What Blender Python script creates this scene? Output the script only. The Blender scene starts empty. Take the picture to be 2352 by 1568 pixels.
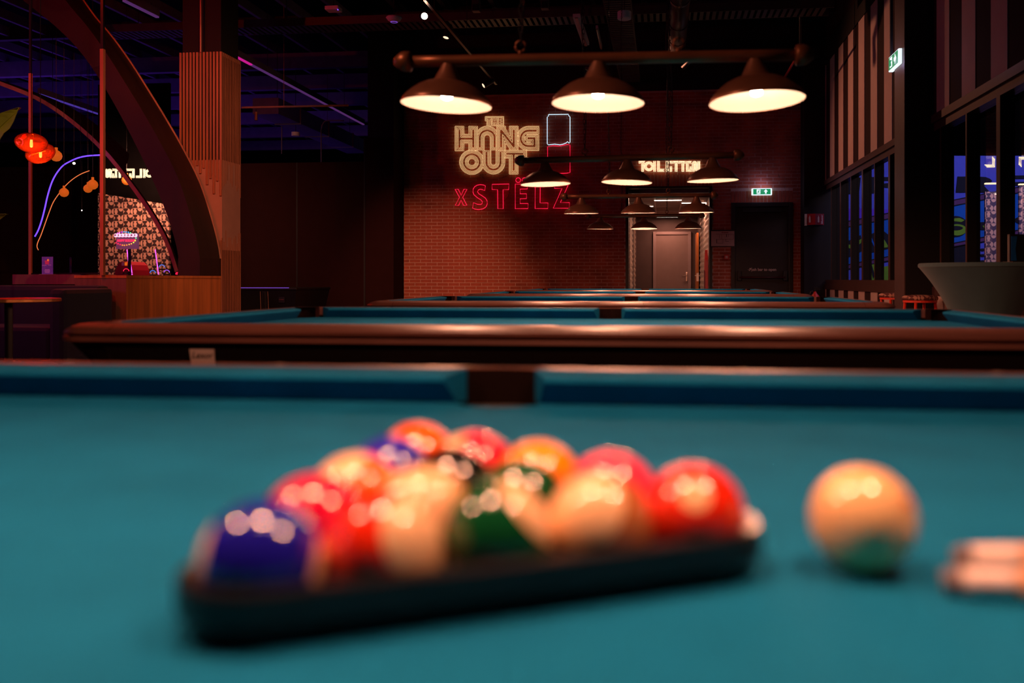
import bpy, bmesh, math, random
import numpy as np
from mathutils import Vector, Matrix
random.seed(7)
SC = bpy.context.scene
COL = SC.collection

# ------------------------------------------------------------------ camera
F, CX, CY = 2040.0, 1284.0, 641.0          # focal length and principal point in 2352x1568 pixels
TH = math.radians(6.63)                     # the camera is turned left of the room's long axis
CLOTH = 0.78                                # height of the playing surface
ZC = CLOTH + 0.161                          # camera height
cam_d = bpy.data.cameras.new('camera'); cam = bpy.data.objects.new('camera', cam_d); COL.objects.link(cam)
cam.location = (0, 0, ZC); cam.rotation_euler = (math.pi/2, 0, TH)
cam_d.sensor_width = 36.0; cam_d.lens = F/2352*36
cam_d.shift_x = (1176-CX)/2352; cam_d.shift_y = (CY-784)/2352
cam_d.clip_start = 0.02; cam_d.clip_end = 200
cam_d.dof.use_dof = True; cam_d.dof.focus_distance = 12.0; cam_d.dof.aperture_fstop = 2.55
SC.camera = cam

# ------------------------------------------------------------------ world, exposure
W = bpy.data.worlds.new('world'); SC.world = W; W.use_nodes = True
bg = W.node_tree.nodes['Background']; bg.inputs[0].default_value = (0.55, 0.4, 0.6, 1); bg.inputs[1].default_value = 0.0012
SC.view_settings.view_transform = 'Standard'; SC.view_settings.look = 'None'
SC.view_settings.exposure = 0.0; SC.view_settings.gamma = 1.0; SC.view_settings.use_curve_mapping = False
try:
    SC.cycles.use_denoising = True; SC.cycles.max_bounces = 6; SC.cycles.sample_clamp_indirect = 30.0
    SC.cycles.caustics_reflective = False; SC.cycles.caustics_refractive = False
except Exception: pass

WARM = (1.0, 0.36, 0.20)
def light(kind, name, loc, power, color=WARM, radius=0.05, target=None, size=None, spot=None, blend=0.5, parent=None):
    d = bpy.data.lights.new(name, kind); d.energy = power; d.color = color
    if kind == 'AREA':
        d.shape = 'RECTANGLE'; d.size, d.size_y = size
    else: d.shadow_soft_size = radius
    if kind == 'SPOT': d.spot_size = math.radians(spot); d.spot_blend = blend
    o = bpy.data.objects.new(name, d); COL.objects.link(o); o.location = loc
    if parent: o.parent = parent
    if target is not None:
        o.rotation_euler = (Vector(target)-Vector(loc)).to_track_quat('-Z', 'Y').to_euler()
    return o

# ------------------------------------------------------------------ pixel -> place helpers
CT, ST = math.cos(TH), math.sin(TH)
def ray(px, py):
    a = (px-CX)/F; b = (CY-py)/F
    return Vector((-ST+a*CT, CT+a*ST, b))
CAMP = Vector((0, 0, ZC))
def P(px, py, Y=None, X=None, Z=None, d=None):
    r = ray(px, py)
    if Y is not None: t = Y/r.y
    elif X is not None: t = X/r.x
    elif Z is not None: t = (Z-ZC)/r.z
    else: t = d
    return CAMP + r*t

# ------------------------------------------------------------------ large lights of the hall (ceiling spots and coloured house lights)
light('AREA', 'bowling_house_light', (-12.0, 18.5, 3.0), 50, (0.24, 0.06, 1.0), size=(5, 7), target=(-11.0, 19.5, 6))
light('AREA', 'lounge_house_light', (-10.0, 6.0, 2.8), 26, (0.75, 0.10, 0.55), size=(1.2, 1.2), target=(-6.8, 9.0, 0.9))
light('AREA', 'mural_house_light', (6.2, 15.2, 4.6), 200, (0.42, 0.42, 1.0), size=(5, 0.6), target=(6.0, 20.0, 1.8))

# ------------------------------------------------------------------ materials
MATS = {}
def mat(name, col, rough=0.5, metal=0.0, var=0.12, scale=6.0, bump=0.0, bscale=60.0, spec=0.5, coat=0.0, emit=None, estr=0.0, stretch=None, sheen=0.0, trans=0.0, ior=1.45):
    if name in MATS: return MATS[name]
    m = bpy.data.materials.new(name); m.use_nodes = True; nt = m.node_tree; N = nt.nodes; L = nt.links
    b = N['Principled BSDF']
    tc = N.new('ShaderNodeTexCoord'); mp = N.new('ShaderNodeMapping'); L.new(tc.outputs['Object'], mp.inputs[0])
    if stretch: mp.inputs['Scale'].default_value = stretch
    nz = N.new('ShaderNodeTexNoise'); nz.inputs['Scale'].default_value = scale; nz.inputs['Detail'].default_value = 4
    L.new(mp.outputs[0], nz.inputs['Vector'])
    rp = N.new('ShaderNodeValToRGB')
    rp.color_ramp.elements[0].position = 0.3; rp.color_ramp.elements[1].position = 0.7
    rp.color_ramp.elements[0].color = (*[c*(1-var) for c in col], 1); rp.color_ramp.elements[1].color = (*[min(1, c*(1+var)) for c in col], 1)
    L.new(nz.outputs['Fac'], rp.inputs[0]); L.new(rp.outputs[0], b.inputs['Base Color'])
    b.inputs['Roughness'].default_value = rough; b.inputs['Metallic'].default_value = metal
    b.inputs['Specular IOR Level'].default_value = spec; b.inputs['Coat Weight'].default_value = coat
    b.inputs['Sheen Weight'].default_value = sheen; b.inputs['Transmission Weight'].default_value = trans; b.inputs['IOR'].default_value = ior
    if bump > 0:
        n2 = N.new('ShaderNodeTexNoise'); n2.inputs['Scale'].default_value = bscale; L.new(mp.outputs[0], n2.inputs['Vector'])
        bp = N.new('ShaderNodeBump'); bp.inputs['Strength'].default_value = bump; bp.inputs['Distance'].default_value = 0.01
        L.new(n2.outputs['Fac'], bp.inputs['Height']); L.new(bp.outputs[0], b.inputs['Normal'])
    if emit:
        b.inputs['Emission Color'].default_value = (*emit, 1); b.inputs['Emission Strength'].default_value = estr
    MATS[name] = m
    return m
def emis(name, col, s): return mat(name, (0.02, 0.02, 0.02), emit=col, estr=s)

mat('felt', (0.0042, 0.138, 0.290), 0.95, var=0.10, scale=9, bump=0.05, bscale=900, spec=0.06)
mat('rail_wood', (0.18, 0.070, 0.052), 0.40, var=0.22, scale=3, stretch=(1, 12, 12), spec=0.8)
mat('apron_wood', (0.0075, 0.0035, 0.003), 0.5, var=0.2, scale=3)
mat('pocket_black', (0.0055, 0.0018, 0.0014), 0.85, spec=0.08)
mat('pocket_hole', (0.0025, 0.002, 0.002), 0.95, spec=0.05)
mat('sight', (0.30, 0.22, 0.18), 0.5)
mat('bronze', (0.24, 0.090, 0.042), 0.40, metal=0.5, var=0.2, scale=8)
mat('shade_brown', (0.22, 0.095, 0.058), 0.34, metal=0.35, var=0.12, scale=8)
mat('shade_inside', (0.090, 0.130, 0.130), 0.5, var=0.02)
mat('bulb', (1, 1, 1), 0.3, emit=(1.0, 0.80, 0.58), estr=60)
mat('black_metal', (0.012, 0.010, 0.011), 0.45)
mat('grey_metal', (0.075, 0.058, 0.055), 0.45, metal=0.3)
mat('ceiling_black', (0.003, 0.0022, 0.003), 0.95, spec=0.05)
mat('beam_black', (0.030, 0.022, 0.028), 0.6)
mat('beam_hall', (0.16, 0.12, 0.20), 0.5)
mat('floor_dark', (0.020, 0.013, 0.013), 0.55, var=0.3, scale=4)
mat('wall_dark', (0.022, 0.0065, 0.006), 0.95, var=0.06, spec=0.08)
mat('wall_black', (0.005, 0.0035, 0.0035), 0.7)
mat('mortar', (0.55, 0.36, 0.30), 0.9, bump=0.3, bscale=80)
mat('brick', (0.38, 0.085, 0.045), 0.8, var=0.38, scale=3.1, bump=0.4, bscale=55)
mat('stripe_light', (0.60, 0.44, 0.40), 0.7, var=0.04)
mat('stripe_dark', (0.030, 0.014, 0.013), 0.8, var=0.05, spec=0.2)
mat('frame_brown', (0.085, 0.040, 0.034), 0.4, metal=0.2)
mat('column_brown', (0.075, 0.042, 0.040), 0.45, bump=0.15, bscale=25)
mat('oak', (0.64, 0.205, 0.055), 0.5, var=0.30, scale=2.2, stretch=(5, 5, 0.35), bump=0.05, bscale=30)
mat('oak_purple', (0.26, 0.11, 0.09), 0.5, var=0.25, scale=2.2, stretch=(5, 5, 0.35))  # oak with the dim violet light of the lounge side put into its colour
mat('slat_wood', (0.46, 0.175, 0.09), 0.5, var=0.2, scale=3, stretch=(4, 4, 0.4))
mat('panel_pale', (0.55, 0.29, 0.21), 0.6, var=0.05)
mat('arch_ply', (0.027, 0.010, 0.006), 0.55, var=0.25, scale=1.5, stretch=(1, 6, 1))
mat('arch_edge', (0.55, 0.27, 0.18), 0.5, var=0.2)
mat('navy_fabric', (0.012, 0.012, 0.040), 0.8, sheen=0.2)
mat('brass', (0.65, 0.32, 0.12), 0.3, metal=1.0)
mat('leaf_green', (0.42, 0.36, 0.03), 0.55, var=0.2, scale=8)
mat('white_plastic', (0.70, 0.66, 0.66), 0.5, var=0.03)
mat('paper', (0.62, 0.50, 0.46), 0.7, var=0.03)
mat('ink', (0.03, 0.02, 0.02), 0.7)
mat('steel', (0.75, 0.62, 0.55), 0.28, metal=0.9)
mat('corr_wall', (0.14, 0.085, 0.075), 0.7, var=0.05)
mat('corr_door', (0.36, 0.23, 0.20), 0.5, var=0.04)
mat('corr_frame', (0.46, 0.31, 0.29), 0.45, var=0.04)
mat('corr_ceil', (0.30, 0.21, 0.19), 0.8, var=0.1, scale=20)
mat('tile_white', (0.78, 0.62, 0.52), 0.25, var=0.1)
mat('door_orange', (0.75, 0.22, 0.04), 0.5, var=0.1)
mat('door_black', (0.020, 0.016, 0.018), 0.4)
mat('red_paint', (0.50, 0.018, 0.014), 0.4)
mat('red_dark', (0.20, 0.010, 0.014), 0.4)
mat('stool_red', (0.80, 0.055, 0.022), 0.4)
mat('stretch_teal', (0.060, 0.125, 0.135), 0.8, var=0.06, sheen=0.2)
mat('rack_black', (0.006, 0.007, 0.010), 0.28, var=0.2)
mat('maple', (0.80, 0.42, 0.20), 0.35, var=0.1, scale=4, stretch=(0.3, 6, 6))
mat('ferrule', (0.85, 0.72, 0.66), 0.35, var=0.03)
mat('cue_tip', (0.20, 0.16, 0.17), 0.9)
mat('balloon', (0.5, 0.12, 0.02), 0.5, emit=(1.0, 0.17, 0.012), estr=0.65)
mat('machine_red', (0.35, 0.01, 0.03), 0.4)
mat('glass_dark', (1.0, 1.0, 1.0), 0.0)
emis('neon_gold', (1.0, 0.60, 0.26), 0.95)
emis('neon_red', (1.0, 0.012, 0.06), 1.3)
emis('neon_white', (0.62, 0.82, 1.0), 1.3)
emis('neon_cream', (1.0, 0.72, 0.42), 2.0)
emis('neon_blue', (0.14, 0.05, 1.0), 3.0)
emis('neon_orange', (1.0, 0.22, 0.06), 1.3)
emis('neon_pink', (1.0, 0.08, 0.85), 2.2)
emis('sign_green', (0.0, 0.26, 0.085), 1.0)
emis('sign_white', (0.80, 0.92, 1.0), 1.15)
emis('strip_light', (1.0, 0.82, 0.66), 5.0)
emis('led_purple', (0.30, 0.10, 0.9), 0.6)
emis('spot_glow', (1.0, 0.72, 0.55), 14.0)
emis('spot_glow_dim', (1.0, 0.66, 0.42), 1.6)
mat('mural_indigo', (0.12, 0.14, 0.62), 0.8, var=0.05)
mat('mural_blue', (0.005, 0.14, 0.50), 0.8, var=0.05)
mat('mural_violet', (0.16, 0.05, 0.60), 0.8, var=0.05)
mat('mural_brown', (0.16, 0.05, 0.13), 0.8)
mat('mural_black', (0.006, 0.006, 0.010), 0.8)
mat('mural_green', (0.22, 0.42, 0.015), 0.8)

def glass_mat():
    m = bpy.data.materials.new('pane_glass'); m.use_nodes = True; nt = m.node_tree; N = nt.nodes; L = nt.links
    for n in list(N): N.remove(n)
    o = N.new('ShaderNodeOutputMaterial'); mx = N.new('ShaderNodeMixShader'); t = N.new('ShaderNodeBsdfTransparent'); g = N.new('ShaderNodeBsdfGlossy')
    g.inputs['Roughness'].default_value = 0.02; t.inputs[0].default_value = (0.86, 0.86, 0.9, 1)
    fr = N.new('ShaderNodeFresnel'); fr.inputs[0].default_value = 1.22
    ge = N.new('ShaderNodeNewGeometry'); iv = N.new('ShaderNodeMath'); iv.operation = 'SUBTRACT'; iv.inputs[0].default_value = 1.0; L.new(ge.outputs['Backfacing'], iv.inputs[1])
    ml = N.new('ShaderNodeMath'); ml.operation = 'MULTIPLY'; L.new(fr.outputs[0], ml.inputs[0]); L.new(iv.outputs[0], ml.inputs[1]); L.new(ml.outputs[0], mx.inputs[0]); L.new(t.outputs[0], mx.inputs[1]); L.new(g.outputs[0], mx.inputs[2]); L.new(mx.outputs[0], o.inputs[0])
    MATS['pane_glass'] = m
glass_mat()
def copper_glass():
    m = bpy.data.materials.new('copper_glass'); m.use_nodes = True; nt = m.node_tree; N = nt.nodes; L = nt.links
    for n in list(N): N.remove(n)
    o = N.new('ShaderNodeOutputMaterial'); mx = N.new('ShaderNodeMixShader'); t = N.new('ShaderNodeBsdfTransparent'); g = N.new('ShaderNodeBsdfGlossy')
    g.inputs['Roughness'].default_value = 0.06; g.inputs[0].default_value = (0.9, 0.13, 0.035, 1); t.inputs[0].default_value = (0.72, 0.075, 0.015, 1)
    lw = N.new('ShaderNodeLayerWeight'); lw.inputs[0].default_value = 0.55
    tc = N.new('ShaderNodeTexCoord'); nz = N.new('ShaderNodeTexNoise'); nz.inputs['Scale'].default_value = 12; bp = N.new('ShaderNodeBump'); bp.inputs['Strength'].default_value = 0.6
    L.new(tc.outputs['Object'], nz.inputs['Vector']); L.new(nz.outputs[0], bp.inputs['Height']); L.new(bp.outputs[0], g.inputs['Normal'])
    tl = N.new('ShaderNodeBsdfTranslucent'); tl.inputs[0].default_value = (0.9, 0.07, 0.012, 1); m0 = N.new('ShaderNodeMixShader'); m0.inputs[0].default_value = 0.035
    L.new(t.outputs[0], m0.inputs[1]); L.new(tl.outputs[0], m0.inputs[2])
    L.new(lw.outputs['Facing'], mx.inputs[0]); L.new(m0.outputs[0], mx.inputs[1]); L.new(g.outputs[0], mx.inputs[2]); L.new(mx.outputs[0], o.inputs[0])
    MATS['copper_glass'] = m
copper_glass()
def mosaic_mat(name, ca, cb, cell):
    """flat print: black and pale half-round motifs in a square grid"""
    m = bpy.data.materials.new(name); m.use_nodes = True; nt = m.node_tree; N = nt.nodes; L = nt.links
    b = N['Principled BSDF']; b.inputs['Roughness'].default_value = 0.6
    tc = N.new('ShaderNodeTexCoord'); sp = N.new('ShaderNodeSeparateXYZ'); L.new(tc.outputs['Object'], sp.inputs[0])
    def mth(op, a, b_=None):
        n = N.new('ShaderNodeMath'); n.operation = op
        for i, v in enumerate((a, b_)):
            if v is None: continue
            if isinstance(v, (int, float)): n.inputs[i].default_value = v
            else: L.new(v, n.inputs[i])
        return n.outputs[0]
    u = mth('DIVIDE', sp.outputs['X'], cell); v = mth('DIVIDE', sp.outputs['Z'], cell*1.25)
    fu, fv = mth('FRACT', u), mth('FRACT', v); iu, iv = mth('FLOOR', u), mth('FLOOR', v)
    k = mth('FLOORED_MODULO', mth('ADD', mth('MULTIPLY', iu, 3.0), mth('MULTIPLY', iv, 2.0)), 4.0)
    def disc(cu, cv, r):
        dx, dy = mth('SUBTRACT', fu, cu), mth('SUBTRACT', fv, cv)
        return mth('LESS_THAN', mth('SQRT', mth('ADD', mth('MULTIPLY', dx, dx), mth('MULTIPLY', dy, dy))), r)
    sides = mth('MAXIMUM', disc(0.0, 0.5, 0.46), disc(1.0, 0.5, 0.46)); top_ = disc(0.5, 1.0, 0.5); bot_ = disc(0.5, 0.0, 0.5); mid_ = disc(0.5, 0.5, 0.34)
    def eq(v): return mth('LESS_THAN', mth('ABSOLUTE', mth('SUBTRACT', k, v)), 0.5)
    x = mth('ADD', mth('ADD', mth('MULTIPLY', eq(0.0), sides), mth('MULTIPLY', eq(1.0), mth('SUBTRACT', 1.0, mth('MAXIMUM', top_, bot_)))), mth('ADD', mth('MULTIPLY', eq(2.0), mth('MAXIMUM', top_, mth('MULTIPLY', bot_, 0.0))), mth('MULTIPLY', eq(3.0), mth('SUBTRACT', 1.0, mth('SUBTRACT', sides, mth('MULTIPLY', sides, mid_))))))
    mx = N.new('ShaderNodeMix'); mx.data_type = 'RGBA'; L.new(x, mx.inputs[0]); mx.inputs[6].default_value = (*ca, 1); mx.inputs[7].default_value = (*cb, 1)
    L.new(mx.outputs[2], b.inputs['Base Color'])
    MATS[name] = m
mosaic_mat('mosaic_print', (0.030, 0.014, 0.012), (0.52, 0.30, 0.22), 0.085)
mosaic_mat('mosaic_window', (0.07, 0.06, 0.20), (0.80, 0.55, 0.62), 0.07)
mosaic_mat('stool_print', (0.13, 0.035, 0.03), (0.52, 0.26, 0.18), 0.045)

# ------------------------------------------------------------------ mesh helpers
class MB:
    def __init__(s): s.v = []; s.f = []
    def add(s, vs, fs):
        o = len(s.v); s.v += [tuple(v) for v in vs]; s.f += [tuple(i+o for i in f) for f in fs]; return s
    def box(s, a, b):
        x0, y0, z0 = a; x1, y1, z1 = b
        return s.add([(x0,y0,z0),(x1,y0,z0),(x1,y1,z0),(x0,y1,z0),(x0,y0,z1),(x1,y0,z1),(x1,y1,z1),(x0,y1,z1)],
                     [(0,3,2,1),(4,5,6,7),(0,1,5,4),(1,2,6,5),(2,3,7,6),(3,0,4,7)])
    def hexa(s, lo, hi):     # two quads, low and high
        return s.add(list(lo)+list(hi), [(0,3,2,1),(4,5,6,7),(0,1,5,4),(1,2,6,5),(2,3,7,6),(3,0,4,7)])
    def prism(s, pts, d0, d1, axis='z'):
        def mk(p, d):
            return {'z': (p[0], p[1], d), 'y': (p[0], d, p[1]), 'x': (d, p[0], p[1])}[axis]
        n = len(pts)
        return s.add([mk(p, d0) for p in pts]+[mk(p, d1) for p in pts],
                     [tuple(range(n))[::-1], tuple(range(n, 2*n))]+[(i, (i+1) % n, n+(i+1) % n, n+i) for i in range(n)])
    def lathe(s, prof, n=24, c=(0, 0, 0), cap=True):
        vs = []; fs = []; m = len(prof)
        for r, z in prof:
            for k in range(n):
                a = 2*math.pi*k/n; vs.append((c[0]+r*math.cos(a), c[1]+r*math.sin(a), c[2]+z))
        for j in range(m-1):
            for k in range(n):
                fs.append((j*n+k, j*n+(k+1) % n, (j+1)*n+(k+1) % n, (j+1)*n+k))
        if cap:
            if prof[0][0] > 1e-5: fs.append(tuple(range(n))[::-1])
            if prof[-1][0] > 1e-5: fs.append(tuple((m-1)*n+k for k in range(n)))
        return s.add(vs, fs)
    def tube(s, pts, r, n=6, closed=False):
        pts = [Vector(p) for p in pts]; m = len(pts); vs = []; fs = []
        rr = r if isinstance(r, (list, tuple)) else [r]*m
        up = Vector((0.013, 0.021, 1))
        for i, p in enumerate(pts):
            a = pts[i-1] if (i > 0 or closed) else p
            b = pts[(i+1) % m] if (i < m-1 or closed) else p
            t = (b-a)
            if t.length < 1e-9: t = Vector((1, 0, 0))
            t.normalize()
            u = t.cross(up)
            if u.length < 0.05: u = t.cross(Vector((1, 0.01, 0)))
            u.normalize(); w = t.cross(u)
            for k in range(n):
                q = 2*math.pi*(k+0.5)/n; vs.append(p+u*(rr[i]*math.cos(q))+w*(rr[i]*math.sin(q)))
        for i in range(m if closed else m-1):
            j = (i+1) % m
            for k in range(n): fs.append((i*n+k, i*n+(k+1) % n, j*n+(k+1) % n, j*n+k))
        if not closed: fs += [tuple(range(n))[::-1], tuple((m-1)*n+k for k in range(n))]
        return s.add(vs, fs)
    def build(s, name, m, parent=None, smooth=False, bevel=0.0, recalc=True):
        me = bpy.data.meshes.new(name); me.from_pydata([tuple(v) for v in s.v], [], s.f); me.update()
        if recalc or bevel:
            bm = bmesh.new(); bm.from_mesh(me)
            if recalc: bmesh.ops.recalc_face_normals(bm, faces=bm.faces)
            if bevel:
                ed = [e for e in bm.edges if len(e.link_faces) == 2 and e.calc_face_angle(0) > 0.6]
                bmesh.ops.bevel(bm, geom=ed, offset=bevel, segments=2, affect='EDGES', profile=0.6)
            bm.to_mesh(me); bm.free()
        if smooth:
            for p in me.polygons: p.use_smooth = True
        me.materials.append(MATS[m] if isinstance(m, str) else m)
        o = bpy.data.objects.new(name, me); COL.objects.link(o)
        if parent: o.parent = parent
        return o
def box(name, a, b, m, parent=None, bevel=0.0): return MB().box(a, b).build(name, m, parent, bevel=bevel)
def obj_copy(o, parent=None, loc=None):
    c = o.copy(); COL.objects.link(c)
    if parent: c.parent = parent
    if loc is not None: c.location = loc
    return c
def tag(o, label=None, cat=None, group=None, kind=None):
    if label: o['label'] = label
    if cat: o['category'] = cat
    if group: o['group'] = group
    if kind: o['kind'] = kind
    return o
def empty(name, loc=(0, 0, 0), rz=0.0):
    o = bpy.data.objects.new(name, None); COL.objects.link(o); o.location = loc; o.rotation_euler = (0, 0, rz); o.empty_display_size = 0.1; return o
def copy_tree(o, parent=None):
    c = o.copy(); COL.objects.link(c)
    if parent: c.parent = parent
    for ch in list(o.children):
        if ch.type != 'LIGHT': copy_tree(ch, c)
        else:
            l = ch.copy(); COL.objects.link(l); l.parent = c
    return c
def struct(o): o['kind'] = 'structure'; return o
def text_mesh(name, body, size, m, parent, loc, rot=(math.pi/2, 0, 0), ext=0.002, align='CENTER', shear=0.0, bold=0.0, sx=1.0, flip=False):
    c = bpy.data.curves.new(name, 'FONT'); c.body = body; c.size = size; c.extrude = ext; c.align_x = align; c.align_y = 'CENTER'; c.shear = shear; c.offset = bold; c.resolution_u = 3
    t = bpy.data.objects.new(name, c); COL.objects.link(t)
    bpy.context.view_layer.update()
    me = bpy.data.meshes.new_from_object(t.evaluated_get(bpy.context.evaluated_depsgraph_get()))
    bpy.data.objects.remove(t); bpy.data.curves.remove(c)
    me.materials.clear(); me.materials.append(MATS[m])
    o = bpy.data.objects.new(name, me); COL.objects.link(o)
    if parent: o.parent = parent
    o.location = loc; o.rotation_euler = rot; o.scale = (-sx if flip else sx, 1, 1)
    return o
def smooth_pts(pts, k=6):
    pts = [Vector(p) for p in pts]; out = []
    for i in range(len(pts)-1):
        p0 = pts[max(0, i-1)]; p1 = pts[i]; p2 = pts[i+1]; p3 = pts[min(len(pts)-1, i+2)]
        for j in range(k):
            t = j/k
            out.append(0.5*((2*p1)+(p2-p0)*t+(2*p0-5*p1+4*p2-p3)*t*t+(3*p1-p0-3*p2+p3)*t**3))
    out.append(pts[-1]); return out

# ================================================================== STRUCTURE
YB = 16.15; XW = 2.80
ZTOP = P(1290, 214, Y=YB).z
struct(box('floor', (-22, -3, -0.12), (10, 32, 0.0), 'floor_dark'))
struct(box('ceiling', (-22, -3, 6.0), (10, 32, 6.2), 'ceiling_black'))
XL = P(928, 600, Y=YB).x; XR = P(1842, 600, Y=YB).x
C0, C1 = P(1437, 600, Y=YB).x, P(1636, 600, Y=YB).x; CZ = P(1530, 428, Y=YB).z       # corridor opening
D0, D1 = P(1679, 600, Y=YB).x, P(1821, 600, Y=YB).x; DZ = P(1750, 465, Y=YB).z       # emergency door opening
wb = MB()
T0, T1 = YB-0.0025, YB+0.25
for a, b in (((XL, 0), (C0, ZTOP)), ((C0, CZ), (C1, ZTOP)), ((C1, 0), (D0, ZTOP)), ((D0, DZ), (D1, ZTOP)), ((D1, 0), (XR, ZTOP))):
    wb.box((a[0], T0, a[1]), (b[0], T1, b[1]))
wall_back = struct(wb.build('wall_back', 'mortar'))
struct(box('wall_bulkhead', (XL-0.3, YB-0.02, ZTOP), (XW+0.6, YB+0.3, 6.0), 'wall_black'))
# bricks: each its own piece where they show best, the rest joined
BP, BH, JT = 0.211, 0.0625, 0.011
rows = []
nrow = int(ZTOP/BH)
bm0 = MB().box((-(BP-JT)/2, -0.006, -(BH-JT)/2), ((BP-JT)/2, 0.012, (BH-JT)/2))
proto = None; rest = MB(); cand = []
SOL_H = 0.21
for j in range(nrow):
    z0 = j*BH+JT/2; z1 = z0+BH-JT; off = 0.0 if j % 2 else BP/2
    x = XL-off
    while x < XR:
        a, b = max(x+JT/2, XL), min(x+BP-JT/2, XR); x += BP
        segs = [(a, b)]
        for (o0, o1, oz) in ((C0, C1, CZ+SOL_H), (D0, D1, DZ+SOL_H)):
            if z0 < oz-0.01:
                ns = []
                for s0, s1 in segs:
                    if s1 <= o0 or s0 >= o1: ns.append((s0, s1))
                    else:
                        if s0 < o0: ns.append((s0, o0))
                        if s1 > o1: ns.append((o1, s1))
                segs = ns
        for s0, s1 in segs:
            if s1-s0 > 0.025: cand.append((s0, s1, z0, z1))
def vis_rank(c):
    cx, cz = (c[0]+c[1])/2, (c[2]+c[3])/2
    return (0 if (abs(c[1]-c[0]-(BP-JT)) < 1e-3 and 0.62 < cz and cx < C0) else 1, math.hypot(cx-(XL+0.9), (cz-1.35)*1.4))
cand.sort(key=vis_rank)
for i, (s0, s1, z0, z1) in enumerate(cand):
    py = random.uniform(-0.002, 0.002)
    if i < 240:
        if proto is None: proto = bm0.build('brick', 'brick', wall_back); o = proto
        else: o = obj_copy(proto, wall_back)
        o.location = ((s0+s1)/2, YB+py, (z0+z1)/2); o.rotation_euler = (random.uniform(-.02, .02), 0, random.uniform(-.006, .006))
    else:
        rest.box((s0, YB-0.006+py, z0), (s1, YB+0.012, z1))
# soldier courses over the two openings
sold = None
for (o0, o1, oz) in ((C0, C1, CZ), (D0, D1, DZ)):
    n = int((o1-o0)/BH)
    for k in range(n):
        w = (o1-o0)/n; xx = o0+(k+0.5)*w
        if (o0 == D0):
            if sold is None:
                sold = MB().box((-(w-JT)/2, -0.006, -(SOL_H-JT)/2), ((w-JT)/2, 0.012, (SOL_H-JT)/2)).build('soldier_brick', 'brick', wall_back); o = sold
            else: o = obj_copy(sold, wall_back)
            o.location = (xx, YB, oz+SOL_H/2)
        else: rest.box((xx-w/2+JT/2, YB-0.006, oz+JT/2), (xx+w/2-JT/2, YB+0.012, oz+SOL_H-JT/2))
tag(rest.build('brick_field', 'brick', wall_back), kind='stuff')

# partition, clad column left of the brick wall
zpt = P(700, 373, Y=15.8).z
xa = P(838, 600, Y=15.5).x
struct(box('wall_left', (-22, 15.8, 0), (xa, 15.95, zpt), 'wall_dark'))
box('panel_joint', (P(682, 500, Y=15.8).x-0.012, 15.797, 0), (P(682, 500, Y=15.8).x+0.012, 15.80, zpt), 'wall_black', bpy.data.objects['wall_left'])
zcl = P(870, 316, Y=15.5).z
cl = struct(box('wall_clad_column', (xa, 15.5, 0), (XL, YB+0.2, zcl), 'wall_dark'))
box('upper_column', (xa+0.02, 15.6, zcl), (XL-0.03, YB+0.2, 6.0), 'wall_black', cl)
box('panel_joint', (xa-0.02, 15.49, 0), (xa+0.01, 15.5, zcl), 'wall_black', cl)
struct(box('wall_far', (-22, 30.0, 0), (10, 30.2, 6.0), 'pocket_hole'))
struct(box('wall_left_far', (-22.2, -3, 0), (-22, 30.2, 6.0), 'wall_black'))
# right end column between brick wall and striped wall
xe = P(1846, 600, Y=15.8).x
struct(box('wall_corner_column', (xe, 15.75, 0), (XW+0.3, YB+0.3, 6.0), 'wall_black'))

# ------------------------------------------------------------------ striped right wall with windows
ZWB = 0.86; ZWT = P(2055, 324, X=XW).z; ZST = P(1889, 161, X=XW).z
YN = 9.6                                           # front of the projecting column
mw = MB()
for y0, y1 in ((9.6, 16.0), (3.2, 9.6)):
    mw.box((XW, y0, 0), (XW+0.22, y1, ZWB)); mw.box((XW, y0, ZWT), (XW+0.22, y1, 6.0))
wall_right = struct(mw.build('wall_right', 'stripe_dark'))
def sy(px): return P(px, 600, X=XW).y
S1 = [(1889,1898),(1907.5,1917.5),(1927,1938),(1949,1961),(1973,1986.5),(2001,2016),(2032,2050)]
S2 = [(2153,2182),(2211,2242),(2278,2316),(2359,2404),(2455,2510)]
for (a, b) in S1+S2:
    y1, y0 = sy(a), sy(b)
    zt = ZST
    box('stripe_panel', (XW-0.008, y0, ZWT+0.02), (XW, y1, zt), 'stripe_light', wall_right)
    box('stripe_panel', (XW-0.008, y0, 0.0), (XW, y1, ZWB-0.09), 'stripe_light', wall_right)
struct(box('trim_1', (XW-0.03, 3.2, ZWT-0.06), (XW+0.02, 16.0, ZWT+0.02), 'frame_brown'))
struct(box('trim_2', (XW-0.02, 3.2, ZWB-0.09), (XW+0.02, 16.0, ZWB), 'frame_brown'))
struct(box('trim_3', (XW-0.02, 3.2, ZST), (XW+0.1, 16.0, ZST+0.35), 'wall_black'))
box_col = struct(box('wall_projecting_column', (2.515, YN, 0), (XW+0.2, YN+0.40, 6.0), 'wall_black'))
box('side_panel', (2.505, YN+0.004, 0), (2.515, YN+0.40, 6.0), 'column_brown', box_col)
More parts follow.
